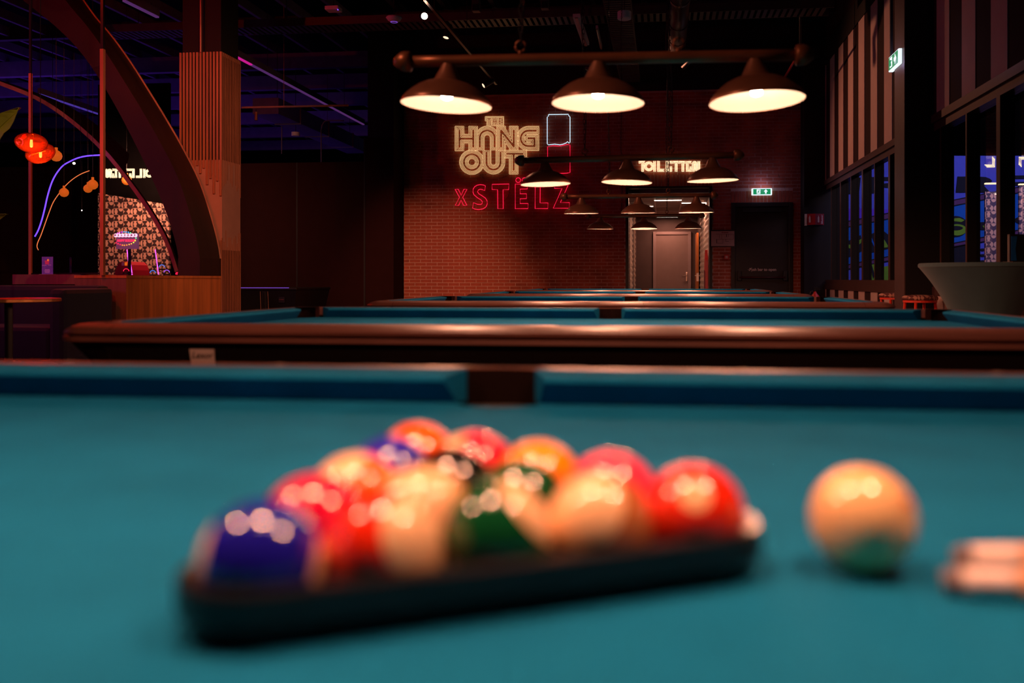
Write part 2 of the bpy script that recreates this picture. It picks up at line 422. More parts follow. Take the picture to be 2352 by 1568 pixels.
def window(idx, thick, thin, yfar, ynear):
    w = struct(empty('window_%d' % idx, (XW, (yfar+ynear)/2, ZWB)))
    org = Vector(w.location)
    def b(n, a, c, m):
        o = box(n, tuple(Vector(a)-org), tuple(Vector(c)-org), m, w); return o
    b('window_frame', (XW, ynear, ZWT-0.14), (XW+0.12, yfar, ZWT-0.06), 'frame_brown')
    b('window_sill', (XW-0.01, ynear, ZWB), (XW+0.12, yfar, ZWB+0.07), 'frame_brown')
    edges = sorted([(sy(p), 0.035) for p in thin]+[(sy(p), 0.085) for p in thick], reverse=True)
    ys = [yfar]
    for y, hw in edges:
        mo = b('mullion', (XW+0.006, y-hw/2, ZWB+0.07), (XW+0.12, y+hw/2, ZWT-0.14), 'wall_black')  # sides painted black for shade; the brown front strip is the lit edge
        o_ = box('mullion_cap', tuple(Vector((XW, y-hw/2, ZWB+0.07))-org), tuple(Vector((XW+0.006, y+hw/2, ZWT-0.14))-org), 'frame_brown', mo); ys += [y+hw/2, y-hw/2]
    ys.append(ynear)
    for k in range(0, len(ys)-1, 2):
        if ys[k]-ys[k+1] > 0.03: b('pane', (XW+0.085, ys[k+1], ZWB+0.07), (XW+0.091, ys[k], ZWT-0.14), 'pane_glass')
    return w
window(1, (1930, 1980.5, 2042), (1909, 1954, 2008.5), 15.72, YN+0.4)
window(2, (2292.5, 2480), (2160, 2219, 2375), YN, 5.2)

# ------------------------------------------------------------------ mural in the room behind the windows
YM = 20.0
mur = empty('mural_wall', P(2120, 700, Y=YM)); tag(mur, 'large painted mural wall with green and black lettering behind the windows', 'mural')
def mural(name, pts, layer, m):
    o = MB().prism([(P(x, y, Y=YM).x-mur.location.x, P(x, y, Y=YM).z-mur.location.z) for x, y in pts], -0.02-0.012*layer, -0.012*(layer-1) if layer else 0.06, 'y').build(name, m, mur)
    return o
mur.location.y = YM
mur.location.z = 0.0
def l1(x): return 519-(x-1925)*0.2005
def l2(x): return 617-(x-1925)*0.203
mural('board', [(1880, 358), (2420, 358), (2420, 760), (1880, 760)], 0, 'mural_indigo')
mural('violet_band', [(1880, l1(1880)-42), (1960, l1(1960)-34), (2060, l1(2060)-10), (2060, l1(2060)), (1880, l1(1880))], 1, 'mural_violet')
mural('blue_band', [(1880, l1(1880)), (2420, l1(2420)), (2420, l2(2420)), (1880, l2(1880))], 1, 'mural_blue')
for L_, h in ((l1, 6.5), (l2, 5)):
    mural('brown_band', [(1880, L_(1880)-h), (2420, L_(2420)-h), (2420, L_(2420)+h), (1880, L_(1880)+h)], 2, 'mural_brown')
    for s in (-1, 1):
        mural('outline', [(1880, L_(1880)+s*h-1), (2420, L_(2420)+s*h-1), (2420, L_(2420)+s*h+1), (1880, L_(1880)+s*h+1)], 3, 'mural_black')
def ell(cx, cy, rx, ry, n=20, a0=0, a1=2*math.pi): return [(cx+rx*math.cos(a0+(a1-a0)*k/n), cy+ry*math.sin(a0+(a1-a0)*k/n)) for k in range(n)]
mural('letter', [(2198, 406), (2240, 406), (2262, 407), (2272, 411), (2277, 416), (2272, 421), (2262, 424), (2258, 427), (2272, 442), (2194, 442)], 3, 'mural_black')
mural('letter', [(1984, 407), (2007, 407), (2007, 444), (1990, 444)], 3, 'mural_black')
mural('letter', [(2013, 407), (2060, 407), (2060, 415), (2013, 415)], 3, 'mural_black')
mural('letter', ell(2040, 426, 18, 5), 3, 'mural_black')
mural('letter', [(1940, 410), (1976, 408), (1972, 444), (1944, 446)], 3, 'mural_black')
mural('letter', [(2310, 404), (2420, 402), (2420, 410), (2310, 411)], 3, 'mural_black')
mural('letter', [(2300, 419), (2420, 417), (2420, 425), (2300, 427)], 3, 'mural_black')
mural('letter_shadow', ell(2192, 520, 30, 24), 3, 'mural_black')
mural('letter_green', ell(2196, 528, 22, 13), 4, 'mural_green'); mural('letter_counter', ell(2192, 524, 17, 5), 5, 'mural_black')
mural('letter_green', [(2186, 502), (2202, 501), (2213, 506), (2206, 510), (2186, 508)], 4, 'mural_green')
mural('letter_shadow', ell(2256, 519, 26, 9), 3, 'mural_black'); mural('letter_green', [(2254, 519), (2268, 516), (2268, 522), (2258, 524)], 4, 'mural_green')
mural('letter_shadow', ell(2350, 506, 22, 9), 3, 'mural_black'); mural('letter_green', ell(2354, 502, 14, 4), 4, 'mural_green')
mural('letter_shadow', [(1999, 538), (2010, 533), (2030, 532), (2040, 540), (2044, 570), (2024, 574), (2000, 580), (1985, 575), (1996, 560)], 3, 'mural_black')
mural('letter_green', [(2026, 545), (2038, 565), (2036, 568), (2026, 569)], 4, 'mural_green')
mural('letter_blue', [(2000, 544), (2009, 566), (2006, 566), (1999, 552)], 4, 'mural_blue')
mural('letter_shadow', [(1915, 555), (1950, 552), (1976, 540), (1982, 575), (1950, 590), (1915, 588)], 3, 'mural_black')
mural('letter_green', [(1970, 553), (1978, 548), (1976, 558), (1970, 563)], 4, 'mural_green')
mural('letter_green', [(1946, 562), (1954, 562), (1954, 570), (1946, 570)], 4, 'mural_green')
mural('letter_green', [(1923, 559), (1930, 559), (1928, 578), (1923, 575)], 4, 'mural_green')
mural('hill', [(2022, 620), (2030, 612), (2044, 610), (2060, 614), (2060, 700), (2022, 700)], 3, 'mural_green')
mural('hill', [(2000, 608), (2007, 606), (2008, 640), (2003, 700), (1992, 700)], 3, 'mural_green')
mural('hill_outline', [(1997, 606), (2000, 606), (2008, 632), (2004, 640)], 4, 'mural_black')
mural('dark_field', [(2150, 572), (2232, 558), (2232, 760), (2150, 760)], 3, 'mural_black')
for yy in (573, 586, 600): mural('dot', ell(2255, yy, 6, 2.6), 3, 'mural_black')

# ================================================================== POOL TABLES
LX, LY = 2.54, 1.27       # nose to nose
RW = 0.145                # nose to outer edge
NH = 0.0345
OX, OY = LX/2+RW, LY/2+RW
def make_table(full=True):
    t = empty('pool_table')
    ztop = 0.042
    # bed with six notches
    pts = []
    bx, by = LX/2+0.03, LY/2+0.03
    R = 0.062
    def arc(cx, cy, a0, a1, n=8): return [(cx+R*math.cos(math.radians(a0+(a1-a0)*k/n)), cy+R*math.sin(math.radians(a0+(a1-a0)*k/n))) for k in range(n+1)]
    pts += arc(-bx, -by, 90, 0); pts += arc(0, -by-0.025, 155, 25); pts += arc(bx, -by, 180, 90)
    pts += arc(bx, by, -90, -180); pts += arc(0, by+0.025, -25, -155); pts += arc(-bx, by, 0, -90)
    bed = MB().prism(pts, CLOTH-0.03, CLOTH).build('bed_cloth', 'felt', t)
    bm = bmesh.new(); bm.from_mesh(bed.data); bmesh.ops.triangulate(bm, faces=[f for f in bm.faces if len(f.verts) > 4]); bm.to_mesh(bed.data); bm.free()
    # cushions: section (u outward from nose, z above cloth)
    sec = [(0.030, 0.0), (0.004, NH-0.008), (0.0, NH-0.003), (0.0005, NH), (0.004, NH+0.0025), (0.052, ztop), (0.052, 0.0)]
    def cushion(p0, p1, out, e0, e1):
        """p0,p1 nose end points; out outward unit; e0,e1 how much longer the back is at either end"""
        p0, p1, out = Vector(p0), Vector(p1), Vector(out); d = (p1-p0).normalized(); mb = MB(); n = len(sec); vs = []
        for base, e, sg in ((p0, e0, -1), (p1, e1, 1)):
            for u, z in sec:
                q = base+out*u+d*(sg*e*u/0.052); vs.append((q.x, q.y, CLOTH+z))
        mb.add(vs, [tuple(range(n)), tuple(range(n, 2*n))[::-1]]+[(i, i+n, (i+1) % n+n, (i+1) % n) for i in range(n)])
        mb.build('cushion', 'felt', t, bevel=0)
    a, b = LX/2, LY/2
    for s in (-1, 1):
        cushion((-a+0.085, s*b), (-0.064, s*b), (0, s), 0.045, 0.018)
        cushion((0.064, s*b), (a-0.085, s*b), (0, s), 0.018, 0.045)
        cushion((s*a, -b+0.085), (s*a, b-0.085), (s, 0), 0.045, 0.045)
    # wooden rails, castings at the side pockets and rounded corners: the top rolls down towards the outer edge
    u0 = 0.052; cs = 0.155
    prof = [(0.062, ztop), (0.040, ztop-0.002), (0.020, ztop-0.009), (0.006, ztop-0.017), (0.0, ztop-0.024), (0.004, ztop-0.027), (0.012, ztop-0.030)]   # (inset from the outer edge, height over cloth)
    def rail(name, p0, p1, out, back, extra=0.0):
        """straight rail from p0 to p1 along its outer edge; out = outward normal; back = width"""
        p0, p1, out = Vector(p0), Vector(p1), Vector(out); vs = []
        pr = [(back, ztop-0.034), (back, ztop)]+prof
        for p in (p0, p1):
            for d_, z in pr: q = p-out*(d_-extra); vs.append((q.x, q.y, CLOTH+z+extra*0.2))
        n = len(pr)
        return MB().add(vs, [tuple(range(n)), tuple(range(n, 2*n))[::-1]]+[(i, i+n, (i+1) % n+n, (i+1) % n) for i in range(n)]).build(name, 'rail_wood', t)
    for s in (-1, 1):
        for q in (-1, 1): rail('long_rail', (q*0.1125, s*OY), (q*(a-cs+0.13), s*OY), (0, s), RW-u0)
        rail('side_casting', (-0.1115, s*OY), (0.1115, s*OY), (0, s), RW-u0-0.032, 0.002)
        for q in (-1, 1):
            MB().prism([(q*0.1115, s*(b+u0)), (q*0.1115, s*(b+u0+0.034)), (q*0.045, s*(b+u0+0.034)), (q*0.070, s*(b+u0))], CLOTH-0.018, CLOTH+ztop+0.0004).build('casting_wing', 'rail_wood', t)
        rail('short_rail', (s*OX, -b+cs-0.13), (s*OX, b-cs+0.13), (s, 0), RW-u0)
        for q in (-1, 1):
            cx, cy = s*(a+0.02), q*(b+0.02); rr = 0.068; ro = 0.095
            ox, oy = s*OX, q*OY; xi, yi = s*(a-cs+0.1315), q*(b-cs+0.1315)
            def ring(d_, z):
                o = [(xi, oy-q*d_, CLOTH+z)]
                for k in range(7):
                    an = math.pi/2*(1-k/6); r_ = ro-d_; o.append((ox-s*ro+s*r_*math.cos(an), oy-q*ro+q*r_*math.sin(an), CLOTH+z))
                o.append((ox-s*d_, yi, CLOTH+z)); return o
            rings = [ring(d_, z) for d_, z in prof]; n = 9; mb = MB()
            vs = [v for r_ in rings for v in r_]
            mb.add(vs, [(j*n+i, j*n+i+1, (j+1)*n+i+1, (j+1)*n+i) for j in range(len(rings)-1) for i in range(n-1)])
            inner = [(s*(a+u0), yi, CLOTH+ztop)]
            for k in range(7):
                an = math.radians(-10+110*k/6); inner.append((cx+s*rr*math.cos(an), cy+q*rr*math.sin(an), CLOTH+ztop))
            inner.append((xi, q*(b+u0), CLOTH+ztop))
            top = rings[0]+inner; mb.add(top, [tuple(range(len(top)))])
            m_ = len(inner); mb.add(inner+[(x, y, CLOTH-0.02) for x, y, z in inner], [(i, i+1, m_+i+1, m_+i) for i in range(m_-1)])
            o_ = mb.build('corner_piece', 'rail_wood', t)
            bm = bmesh.new(); bm.from_mesh(o_.data); bmesh.ops.remove_doubles(bm, verts=bm.verts, dist=1e-5); bmesh.ops.triangulate(bm, faces=[f for f in bm.faces if len(f.verts) > 4]); bmesh.ops.recalc_face_normals(bm, faces=bm.faces); bm.to_mesh(o_.data); bm.free()
            pk = MB(); pr_ = []
            for k in range(13):
                an = math.radians(-25+140*k/12); pr_.append((cx+s*(rr-0.001)*math.cos(an), cy+q*(rr-0.001)*math.sin(an)))
            n = len(pr_)
            pk.add([(x, y, CLOTH+ztop-0.003) for x, y in pr_]+[(x, y, CLOTH-0.16) for x, y in pr_], [(i, i+1, n+i+1, n+i) for i in range(n-1)])
            pk.lathe([(0.0, -0.12), (0.066, -0.12)], 16, (cx, cy, CLOTH), cap=False)
            pk.build('pocket', 'pocket_black', t, recalc=False)
        pk = MB(); pr_ = [(0.066*math.cos(math.radians(k*15)), s*(b+0.038+0.043*math.sin(math.radians(k*15)))) for k in range(13)]
        n = 13
        pk.add([(x, y, CLOTH+ztop-0.002) for x, y in pr_]+[(x*0.98, y, CLOTH-0.16) for x, y in pr_], [(i, i+1, n+i+1, n+i) for i in range(n-1)])
        pk.lathe([(0.0, -0.12), (0.064, -0.12)], 16, (0, s*(b+0.05), CLOTH), cap=False)
        pk.build('pocket', 'pocket_black', t, recalc=False)
    # lower lip and aprons
    r2 = 0.09
    def rrect(ox, oy, r, n=6):
        o = []
        for sx, sy_, a0 in ((1, 1, 0), (-1, 1, 90), (-1, -1, 180), (1, -1, 270)):
            for k in range(n+1):
                an = math.radians(a0+90*k/n); o.append((sx*(ox-r)+r*math.cos(an), sy_*(oy-r)+r*math.sin(an)))
        return o
    o1, o2, o3 = rrect(OX-0.001, OY-0.001, r2), rrect(OX-0.012, OY-0.012, r2), rrect(OX-0.035, OY-0.035, r2)
    n = len(o1); mb = MB()
    mb.add([(x, y, CLOTH+0.010) for x, y in o2]+[(x, y, CLOTH+0.008) for x, y in o1]+[(x, y, CLOTH-0.004) for x, y in o1]+[(x, y, CLOTH-0.008) for x, y in o2]+[(x, y, CLOTH-0.009) for x, y in o3],
           [(j*n+i, j*n+(i+1) % n, (j+1)*n+(i+1) % n, (j+1)*n+i) for j in range(4) for i in range(n)])
    mb.build('trim_lip', 'rail_wood', t, recalc=True)
    zt, zb = CLOTH-0.008, CLOTH-0.31
    for s in (-1, 1):
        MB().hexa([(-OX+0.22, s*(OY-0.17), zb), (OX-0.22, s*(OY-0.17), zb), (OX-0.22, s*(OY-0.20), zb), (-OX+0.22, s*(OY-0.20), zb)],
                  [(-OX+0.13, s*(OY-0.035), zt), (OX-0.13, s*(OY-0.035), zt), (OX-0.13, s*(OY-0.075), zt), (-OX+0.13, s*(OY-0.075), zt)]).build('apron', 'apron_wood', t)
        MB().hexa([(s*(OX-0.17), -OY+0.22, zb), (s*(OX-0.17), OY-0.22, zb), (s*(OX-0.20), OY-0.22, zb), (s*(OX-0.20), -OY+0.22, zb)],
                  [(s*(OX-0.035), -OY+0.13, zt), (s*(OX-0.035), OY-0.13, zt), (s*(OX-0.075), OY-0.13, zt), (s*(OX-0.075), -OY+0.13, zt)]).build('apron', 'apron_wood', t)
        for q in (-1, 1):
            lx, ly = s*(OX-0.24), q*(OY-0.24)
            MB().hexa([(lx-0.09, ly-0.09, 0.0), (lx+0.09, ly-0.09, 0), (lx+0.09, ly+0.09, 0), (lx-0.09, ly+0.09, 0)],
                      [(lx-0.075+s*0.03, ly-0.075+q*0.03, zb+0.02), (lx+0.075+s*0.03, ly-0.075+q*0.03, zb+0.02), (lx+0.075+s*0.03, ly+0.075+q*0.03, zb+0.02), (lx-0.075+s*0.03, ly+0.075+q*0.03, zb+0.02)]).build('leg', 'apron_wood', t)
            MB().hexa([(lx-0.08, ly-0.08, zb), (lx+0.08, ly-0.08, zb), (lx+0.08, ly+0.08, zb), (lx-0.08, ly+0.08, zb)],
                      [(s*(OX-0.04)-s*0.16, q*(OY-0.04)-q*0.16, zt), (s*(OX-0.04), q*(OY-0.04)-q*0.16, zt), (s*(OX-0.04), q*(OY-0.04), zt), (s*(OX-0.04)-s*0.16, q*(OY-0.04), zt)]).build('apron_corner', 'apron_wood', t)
    sg = MB()
    for s in (-1, 1):
        for k in (-3, -2, -1, 1, 2, 3): sg.lathe([(0.006, 0), (0.0055, 0.0008)], 8, (k*LX/8, s*(b+u0+0.028), CLOTH+ztop-0.0002))
        for k in (-1, 0, 1): sg.lathe([(0.006, 0), (0.0055, 0.0008)], 8, (s*(a+u0+0.028), k*LY/4, CLOTH+ztop-0.0002))
    tag(sg.build('diamond_sights', 'sight', t), kind='stuff')
    return t
XT = -0.212
Y1 = P(1148, 871, d=F*(0.161-NH)/(871-CY)).y-LY/2
D_T = 2.50
lab = ['pool table with racked balls and cue ball on its teal cloth', 'second pool table, with a white card on its dark side panel',
       'third pool table from the racked balls, teal cloth and empty', 'fourth pool table from the racked balls, teal cloth and empty',
       'last pool table, nearest the brick wall and toilet doorway']
t0 = make_table()
TABLES = []
for k in range(5):
    t = t0 if k == 0 else copy_tree(t0)
    t.location = (XT, Y1+k*D_T, 0); tag(t, lab[k], 'pool table', 'row of pool tables'); TABLES.append(t)
print('table1 centre', Y1, 'XT', XT)
# white card on the apron of the second table
card = empty('table_card', P(468, 812, Y=Y1+D_T-OY+0.026)); tag(card, 'small white card with dark script on the second table side', 'card')
MB().hexa([(-0.032, -0.004, -0.030), (0.032, -0.004, -0.030), (0.032, 0.0, -0.030), (-0.032, 0.0, -0.030)],
          [(-0.034, -0.012, 0.013), (0.034, -0.012, 0.013), (0.034, -0.008, 0.013), (-0.034, -0.008, 0.013)]).build('card_face', 'paper', card)
text_mesh('script', 'Lexor', 0.024, 'ink', card, (0.0, -0.0105, -0.004), (math.radians(100), 0, 0), 0.0008, shear=0.35)

# ================================================================== BALLS, RACK, CUES
def ball_mat(name, col, stripe, dots=None):
    m = bpy.data.materials.new(name); m.use_nodes = True; nt = m.node_tree; N = nt.nodes; L = nt.links; b = N['Principled BSDF']
    b.inputs['Roughness'].default_value = 0.06; b.inputs['Specular IOR Level'].default_value = 0.95
    tc = N.new('ShaderNodeTexCoord'); sp = N.new('ShaderNodeSeparateXYZ'); L.new(tc.outputs['Object'], sp.inputs[0])
    ivory = (0.88, 0.60, 0.33, 1)
    mx = N.new('ShaderNodeMix'); mx.data_type = 'RGBA'
    mx.inputs[6].default_value = ivory; mx.inputs[7].default_value = (*col, 1)
    if stripe:
        ab = N.new('ShaderNodeMath'); ab.operation = 'ABSOLUTE'; L.new(sp.outputs['Z'], ab.inputs[0])
        lt = N.new('ShaderNodeMath'); lt.operation = 'LESS_THAN'; L.new(ab.outputs[0], lt.inputs[0]); lt.inputs[1].default_value = 0.0235 if 'blue' in name else 0.0192
        L.new(lt.outputs[0], mx.inputs[0])
    else: mx.inputs[0].default_value = 1.0
    last = mx.outputs[2]
    spots = ([((0, 0.0286, 0), 0.0085, ivory)] if 'vermilion' in name else []) if dots is None else dots
    for c, r, cc in spots:
        vm = N.new('ShaderNodeVectorMath'); vm.operation = 'DISTANCE'; L.new(tc.outputs['Object'], vm.inputs[0]); vm.inputs[1].default_value = c
        l2_ = N.new('ShaderNodeMath'); l2_.operation = 'LESS_THAN'; L.new(vm.outputs['Value'], l2_.inputs[0]); l2_.inputs[1].default_value = r
        m2 = N.new('ShaderNodeMix'); m2.data_type = 'RGBA'; L.new(l2_.outputs[0], m2.inputs[0]); L.new(last, m2.inputs[6]); m2.inputs[7].default_value = cc; last = m2.outputs[2]
    L.new(last, b.inputs['Base Color']); MATS[name] = m
    return m
BR = 0.0286
def cam_xy(lat, dep): return Vector((lat*CT-dep*ST, lat*ST+dep*CT))
RK_C = (-0.0186, 0.4213)        # middle of the rack's near side (lateral, depth from the camera)
RK_A = math.radians(20.8)
def rk(u, n):                 # u along the near side, n away from the camera
    cu, su = math.cos(RK_A), math.sin(RK_A)
    v = cam_xy(RK_C[0]+u*cu-n*su, RK_C[1]+u*su+n*cu); return v
WALLT = 0.009
rows_ = [
 [('blue striped ball', 'blue', (0.012, 0.010, 0.36), 1, (-.93, -.30, .20)), ('red orange striped ball', 'red', (0.80, 0.030, 0.008), 1, (.85, -.35, .4)), ('green striped ball', 'green', (0.004, 0.085, 0.024), 1, (.75, .1, .65)), ('pale striped ball with a tan band', 'tan', (0.45, 0.16, 0.05), 1, (-.3, -.7, .6)), ('solid vermilion ball', 'vermilion', (0.80, 0.030, 0.008), 0, (0, .6, .8))],
 [('solid crimson ball', 'crimson', (0.62, 0.006, 0.06), 0, (0, 0, 1)), ('pale striped ball with a yellow band', 'yellow', (0.90, 0.40, 0.01), 1, (.2, -.6, .75)), ('dark green solid ball', 'darkgreen', (0.004, 0.085, 0.024), 0, (0, 0, 1)), ('solid pink ball', 'pink', (0.85, 0.055, 0.13), 0, (0, 0, 1))],
 [('orange striped ball', 'orange', (0.85, 0.14, 0.012), 1, (-.5, -.3, .8)), ('black ball', 'black', (0.008, 0.006, 0.008), 0, (0, 0, 1)), ('solid yellow ball', 'yellow', (0.90, 0.34, 0.005), 0, (0, 0, 1))],
 [('solid blue violet ball', 'violet', (0.03, 0.02, 0.50), 0, (0, 0, 1)), ('crimson striped ball', 'crimson', (0.75, 0.010, 0.05), 1, (-.85, -.2, .5))],
 [('solid orange ball', 'orange', (0.85, 0.14, 0.012), 0, (0, 0, 1))]]
place = ['in the rack row nearest the side with the cue ball line', 'in the four-ball row of the rack', 'in the three-ball middle row of the rack', 'in the two-ball row behind the rack tip', 'at the tip of the rack']
place[0] = 'in the five-ball row of the rack'
ball_me = None
def make_ball(label, m, loc, rot):
    global ball_me
    if ball_me is None:
        bm = bmesh.new(); bmesh.ops.create_uvsphere(bm, u_segments=40, v_segments=24, radius=BR); ball_me = bpy.data.meshes.new('ball'); bm.to_mesh(ball_me); bm.free()
        for p in ball_me.polygons: p.use_smooth = True
    me = ball_me.copy(); me.materials.append(m)
    o = bpy.data.objects.new('pool_ball', me); COL.objects.link(o); o.location = loc; o.rotation_euler = Vector(rot).to_track_quat('Z', 'Y').to_euler()
    return tag(o, label, 'pool ball', 'balls on the pool table')
sp_ = 2*BR+0.0002
for r, row in enumerate(rows_):
    n = len(row)
    for i, (lb, cn, col, st, rot) in enumerate(row):
        u = (i-(n-1)/2)*sp_; nn = WALLT+BR+r*sp_*math.sqrt(3)/2
        p = rk(u, nn)
        make_ball('%s %s' % (lb, place[r]), ball_mat('ball_%s_%d%d' % (cn, r, i), col, st), (p.x, p.y, CLOTH+BR), rot)
# triangle rack: three walls with rounded corners
cen = (0.0, WALLT+BR+4*sp_*math.sqrt(3)/2/3)
def tri(off, n=8):
    h = 4*sp_/2; pts = []
    base = WALLT+BR
    cor = [(-h, base, 210), (h, base, 330), (0, base+4*sp_*math.sqrt(3)/2, 90)]
    for (cu, cn, an) in cor:
        for k in range(n+1):
            q = math.radians(an-60+120*k/n); pts.append((cu+off*math.cos(q), cn+off*math.sin(q)))
    return pts
ti, to = tri(BR+0.0012), tri(BR+WALLT)
mb = MB(); n = len(ti); RH = 0.027
def w3(p, z): v = rk(*p); return (v.x, v.y, CLOTH+z)
vs = []
for ring, z in ((tri(BR-0.006), 0.0008), (tri(BR+0.001), 0.0008), (to, 0.012), (to, RH-0.002), ([(a[0]*0.8+b[0]*0.2, a[1]*0.8+b[1]*0.2) for a, b in zip(to, ti)], RH), ([(a[0]*0.2+b[0]*0.8, a[1]*0.2+b[1]*0.8) for a, b in zip(to, ti)], RH), (ti, RH-0.002)):
    vs += [w3(p, z) for p in ring]
fs = []
for j in range(7):
    jj = (j+1) % 7
    for i in range(n): fs.append((j*n+i, j*n+(i+1) % n, jj*n+(i+1) % n, jj*n+i))
rk_o = mb.add(vs, fs).build('triangle_rack', 'rack_black', smooth=False)
tag(rk_o, 'black plastic triangle rack holding the balls on the teal cloth', 'ball rack')
# cue ball
pc = P(1981, 1191, d=0.491)
cue_b = make_ball('cream cue ball with small red dots beside the rack', ball_mat('ball_cue', (0.88, 0.60, 0.29), 0, [((0.0055, -0.0230, 0.0158), 0.0034, (0.7, 0.02, 0.01, 1)), ((0.0286, 0, 0), 0.003, (0.7, 0.02, 0.01, 1)), ((-0.02, 0.015, 0.014), 0.003, (0.7, 0.02, 0.01, 1))]), (pc.x, pc.y, CLOTH+BR), (0, 0, 1))
# two cues lying side by side, tips towards the balls
def cue(px, py, label, turn, rad=0.0066):
    a = P(px, py, d=F*(0.161-rad)/(py-CY)); a.z = CLOTH+rad+0.0006
    d = Vector((CT, ST, 0))*1.0+Vector((-ST, CT, 0))*turn; d.normalize(); d = (d+Vector((0, 0, 0.070))).normalized(); e = empty('pool_cue', a); tag(e, label, 'cue', 'cues on the pool table')
    def seg(nm, s0, s1, r0, r1, m):
        k = 6; MB().tube([d*(s0+(s1-s0)*i/k) for i in range(k+1)], [r0+(r1-r0)*i/k for i in range(k+1)], 16).build(nm, m, e, smooth=True)
    MB().tube([d*0.0, d*0.003, d*0.009], [rad*0.72, rad*0.93, rad], 16).build('tip', 'cue_tip', e, smooth=True)
    seg('ferrule', 0.009, 0.034, rad, rad, 'ferrule'); seg('shaft', 0.034, 0.74, rad, rad*1.7, 'maple'); seg('butt', 0.74, 1.42, rad*1.7, rad*2.2, 'apron_wood')
cue(2166, 1335, 'pool cue with pale ferrule lying nearer the table edge', -0.30)
cue(2190, 1284, 'pool cue with pale ferrule lying behind the other cue, nearer the cue ball', -0.20)

# ================================================================== BILLIARD LAMPS
BARZ = P(1393, 133, d=P(1393, 133, Y=Y1+D_T).y*CT+0.03).z
BARZ = ZC+(CY-134)*((Y1+D_T)*CT-XT*ST)/F
SX = 0.513
def make_lamp():
    t = empty('billiard_lamp')
    pts = [(-0.66+1.32*i/10, 0, 0) for i in range(11)]
    MB().tube(pts, 0.0195, 16).build('bar', 'bronze', t, smooth=True)
    for s in (-1, 1):
        mb = MB(); mb.lathe([(0.0, 0.06), (0.014, 0.058), (0.024, 0.045), (0.032, 0.034), (0.035, 0.022), (0.035, 0.004), (0.031, 0.0), (0.0195, -0.004)], 16)
        o = mb.build('end_cap', 'bronze', t, smooth=True); o.rotation_euler = (0, s*math.pi/2, 0); o.location = (s*0.645, 0, 0)
    for k in (-1, 0, 1):
        sh = MB().lathe([(0.156, -0.152), (0.1565, -0.149), (0.150, -0.136), (0.139, -0.122), (0.122, -0.106), (0.100, -0.090), (0.076, -0.078), (0.050, -0.071), (0.046, -0.070)], 48, cap=False).build('shade', 'shade_brown', t, smooth=True, recalc=False)
        sh.location = (k*SX, 0, 0)
        MB().lathe([(0.154, -0.1515), (0.149, -0.139), (0.137, -0.125), (0.120, -0.109), (0.098, -0.093), (0.074, -0.081), (0.030, -0.076), (0.0, -0.076)], 48, cap=False).build('inner_reflector', 'shade_inside', sh, smooth=True, recalc=False)
        MB().lathe([(0.052, -0.074), (0.049, -0.068), (0.044, -0.062), (0.036, -0.045), (0.028, -0.028), (0.022, -0.012)], 32, cap=False).build('neck', 'shade_brown', sh, smooth=True, recalc=False)
        MB().lathe([(0.0, -0.134), (0.010, -0.133), (0.018, -0.129), (0.020, -0.122), (0.016, -0.108), (0.012, -0.090), (0.012, -0.077)], 20, cap=False).build('bulb', 'bulb', sh, smooth=True, recalc=False)
        light('POINT', 'bulb_light', (0, 0, -0.138), LAMP_W, WARM, 0.026, parent=sh)
    for s in (-1, 1):
        x = s*0.265
        ring = [(x+0.0, 0.016*math.cos(a), 0.042+0.018*math.sin(a)) for a in [2*math.pi*i/14 for i in range(14)]]
        ring = [(x+0.018*math.cos(a), 0, 0.045+0.018*math.sin(a)) for a in [2*math.pi*i/14 for i in range(14)]]
        MB().tube(ring, 0.0045, 6, closed=True).build('hook_ring', 'bronze', t, smooth=True)
        MB().tube([(x, 0, 0.015), (x, 0, 0.030)], [0.011, 0.007], 10).build('ring_base', 'bronze', t, smooth=True)
        ch = MB(); z = 0.063
        i = 0
        while z < 3.9:
            lp = []
            for q in range(8):
                an = 2*math.pi*q/8; uu = 0.0075*math.cos(an); ww = 0.019*math.sin(an)
                lp.append((x+(uu if i % 2 else 0), (0 if i % 2 else uu), z+ww+0.012))
            ch.tube(lp, 0.0024, 4, closed=True); z += 0.031; i += 1
        tag(ch.build('chain', 'black_metal', t, recalc=False), kind='stuff')
        MB().tube([(x*1.0+0.012*math.sin(i*0.9), 0.012*math.cos(i*0.7), 0.05+i*0.16) for i in range(25)], 0.003, 5).build('cable', 'black_metal', t)
    return t
LAMP_W = 26
lamp0 = make_lamp()
ll = ['bronze three-shade billiard lamp hanging over the racked balls', 'bronze three-shade billiard lamp hanging over the second pool table', 'bronze three-shade billiard lamp over the third pool table',
      'bronze three-shade billiard lamp over the fourth pool table', 'bronze three-shade billiard lamp over the last pool table by the wall']
tilts = [[(0, 0), (0, 0), (0, 0)], [(0.0, 0.04), (0.0, 0.0), (-0.03, -0.06)], [(0.01, -0.02), (0.0, 0.04), (0.03, -0.02)], [(0.05, 0.0), (0.06, 0.0), (0.04, 0)], [(0.045, 0.02), (-0.02, 0), (0.045, -0.01)]]
for k in range(5):
    t = lamp0 if k == 0 else copy_tree(lamp0)
    t.location = (XT+(0.0 if k else 0.0), Y1+k*D_T, BARZ); tag(t, ll[k], 'lamp', 'billiard lamps over the tables')
    t.rotation_euler = (0, [0, 0.012, -0.008, -0.001, 0][k], [0, 0.0, -0.01, 0.005, 0][k]); t.location.z += [0, 0, 0.006, 0.004, 0.004][k]
    for j, sh in enumerate(sorted([c for c in t.children if c.name.startswith('shade')], key=lambda c: c.location.x)):
        sh.rotation_euler = (tilts[k][j][0], tilts[k][j][1], 0)

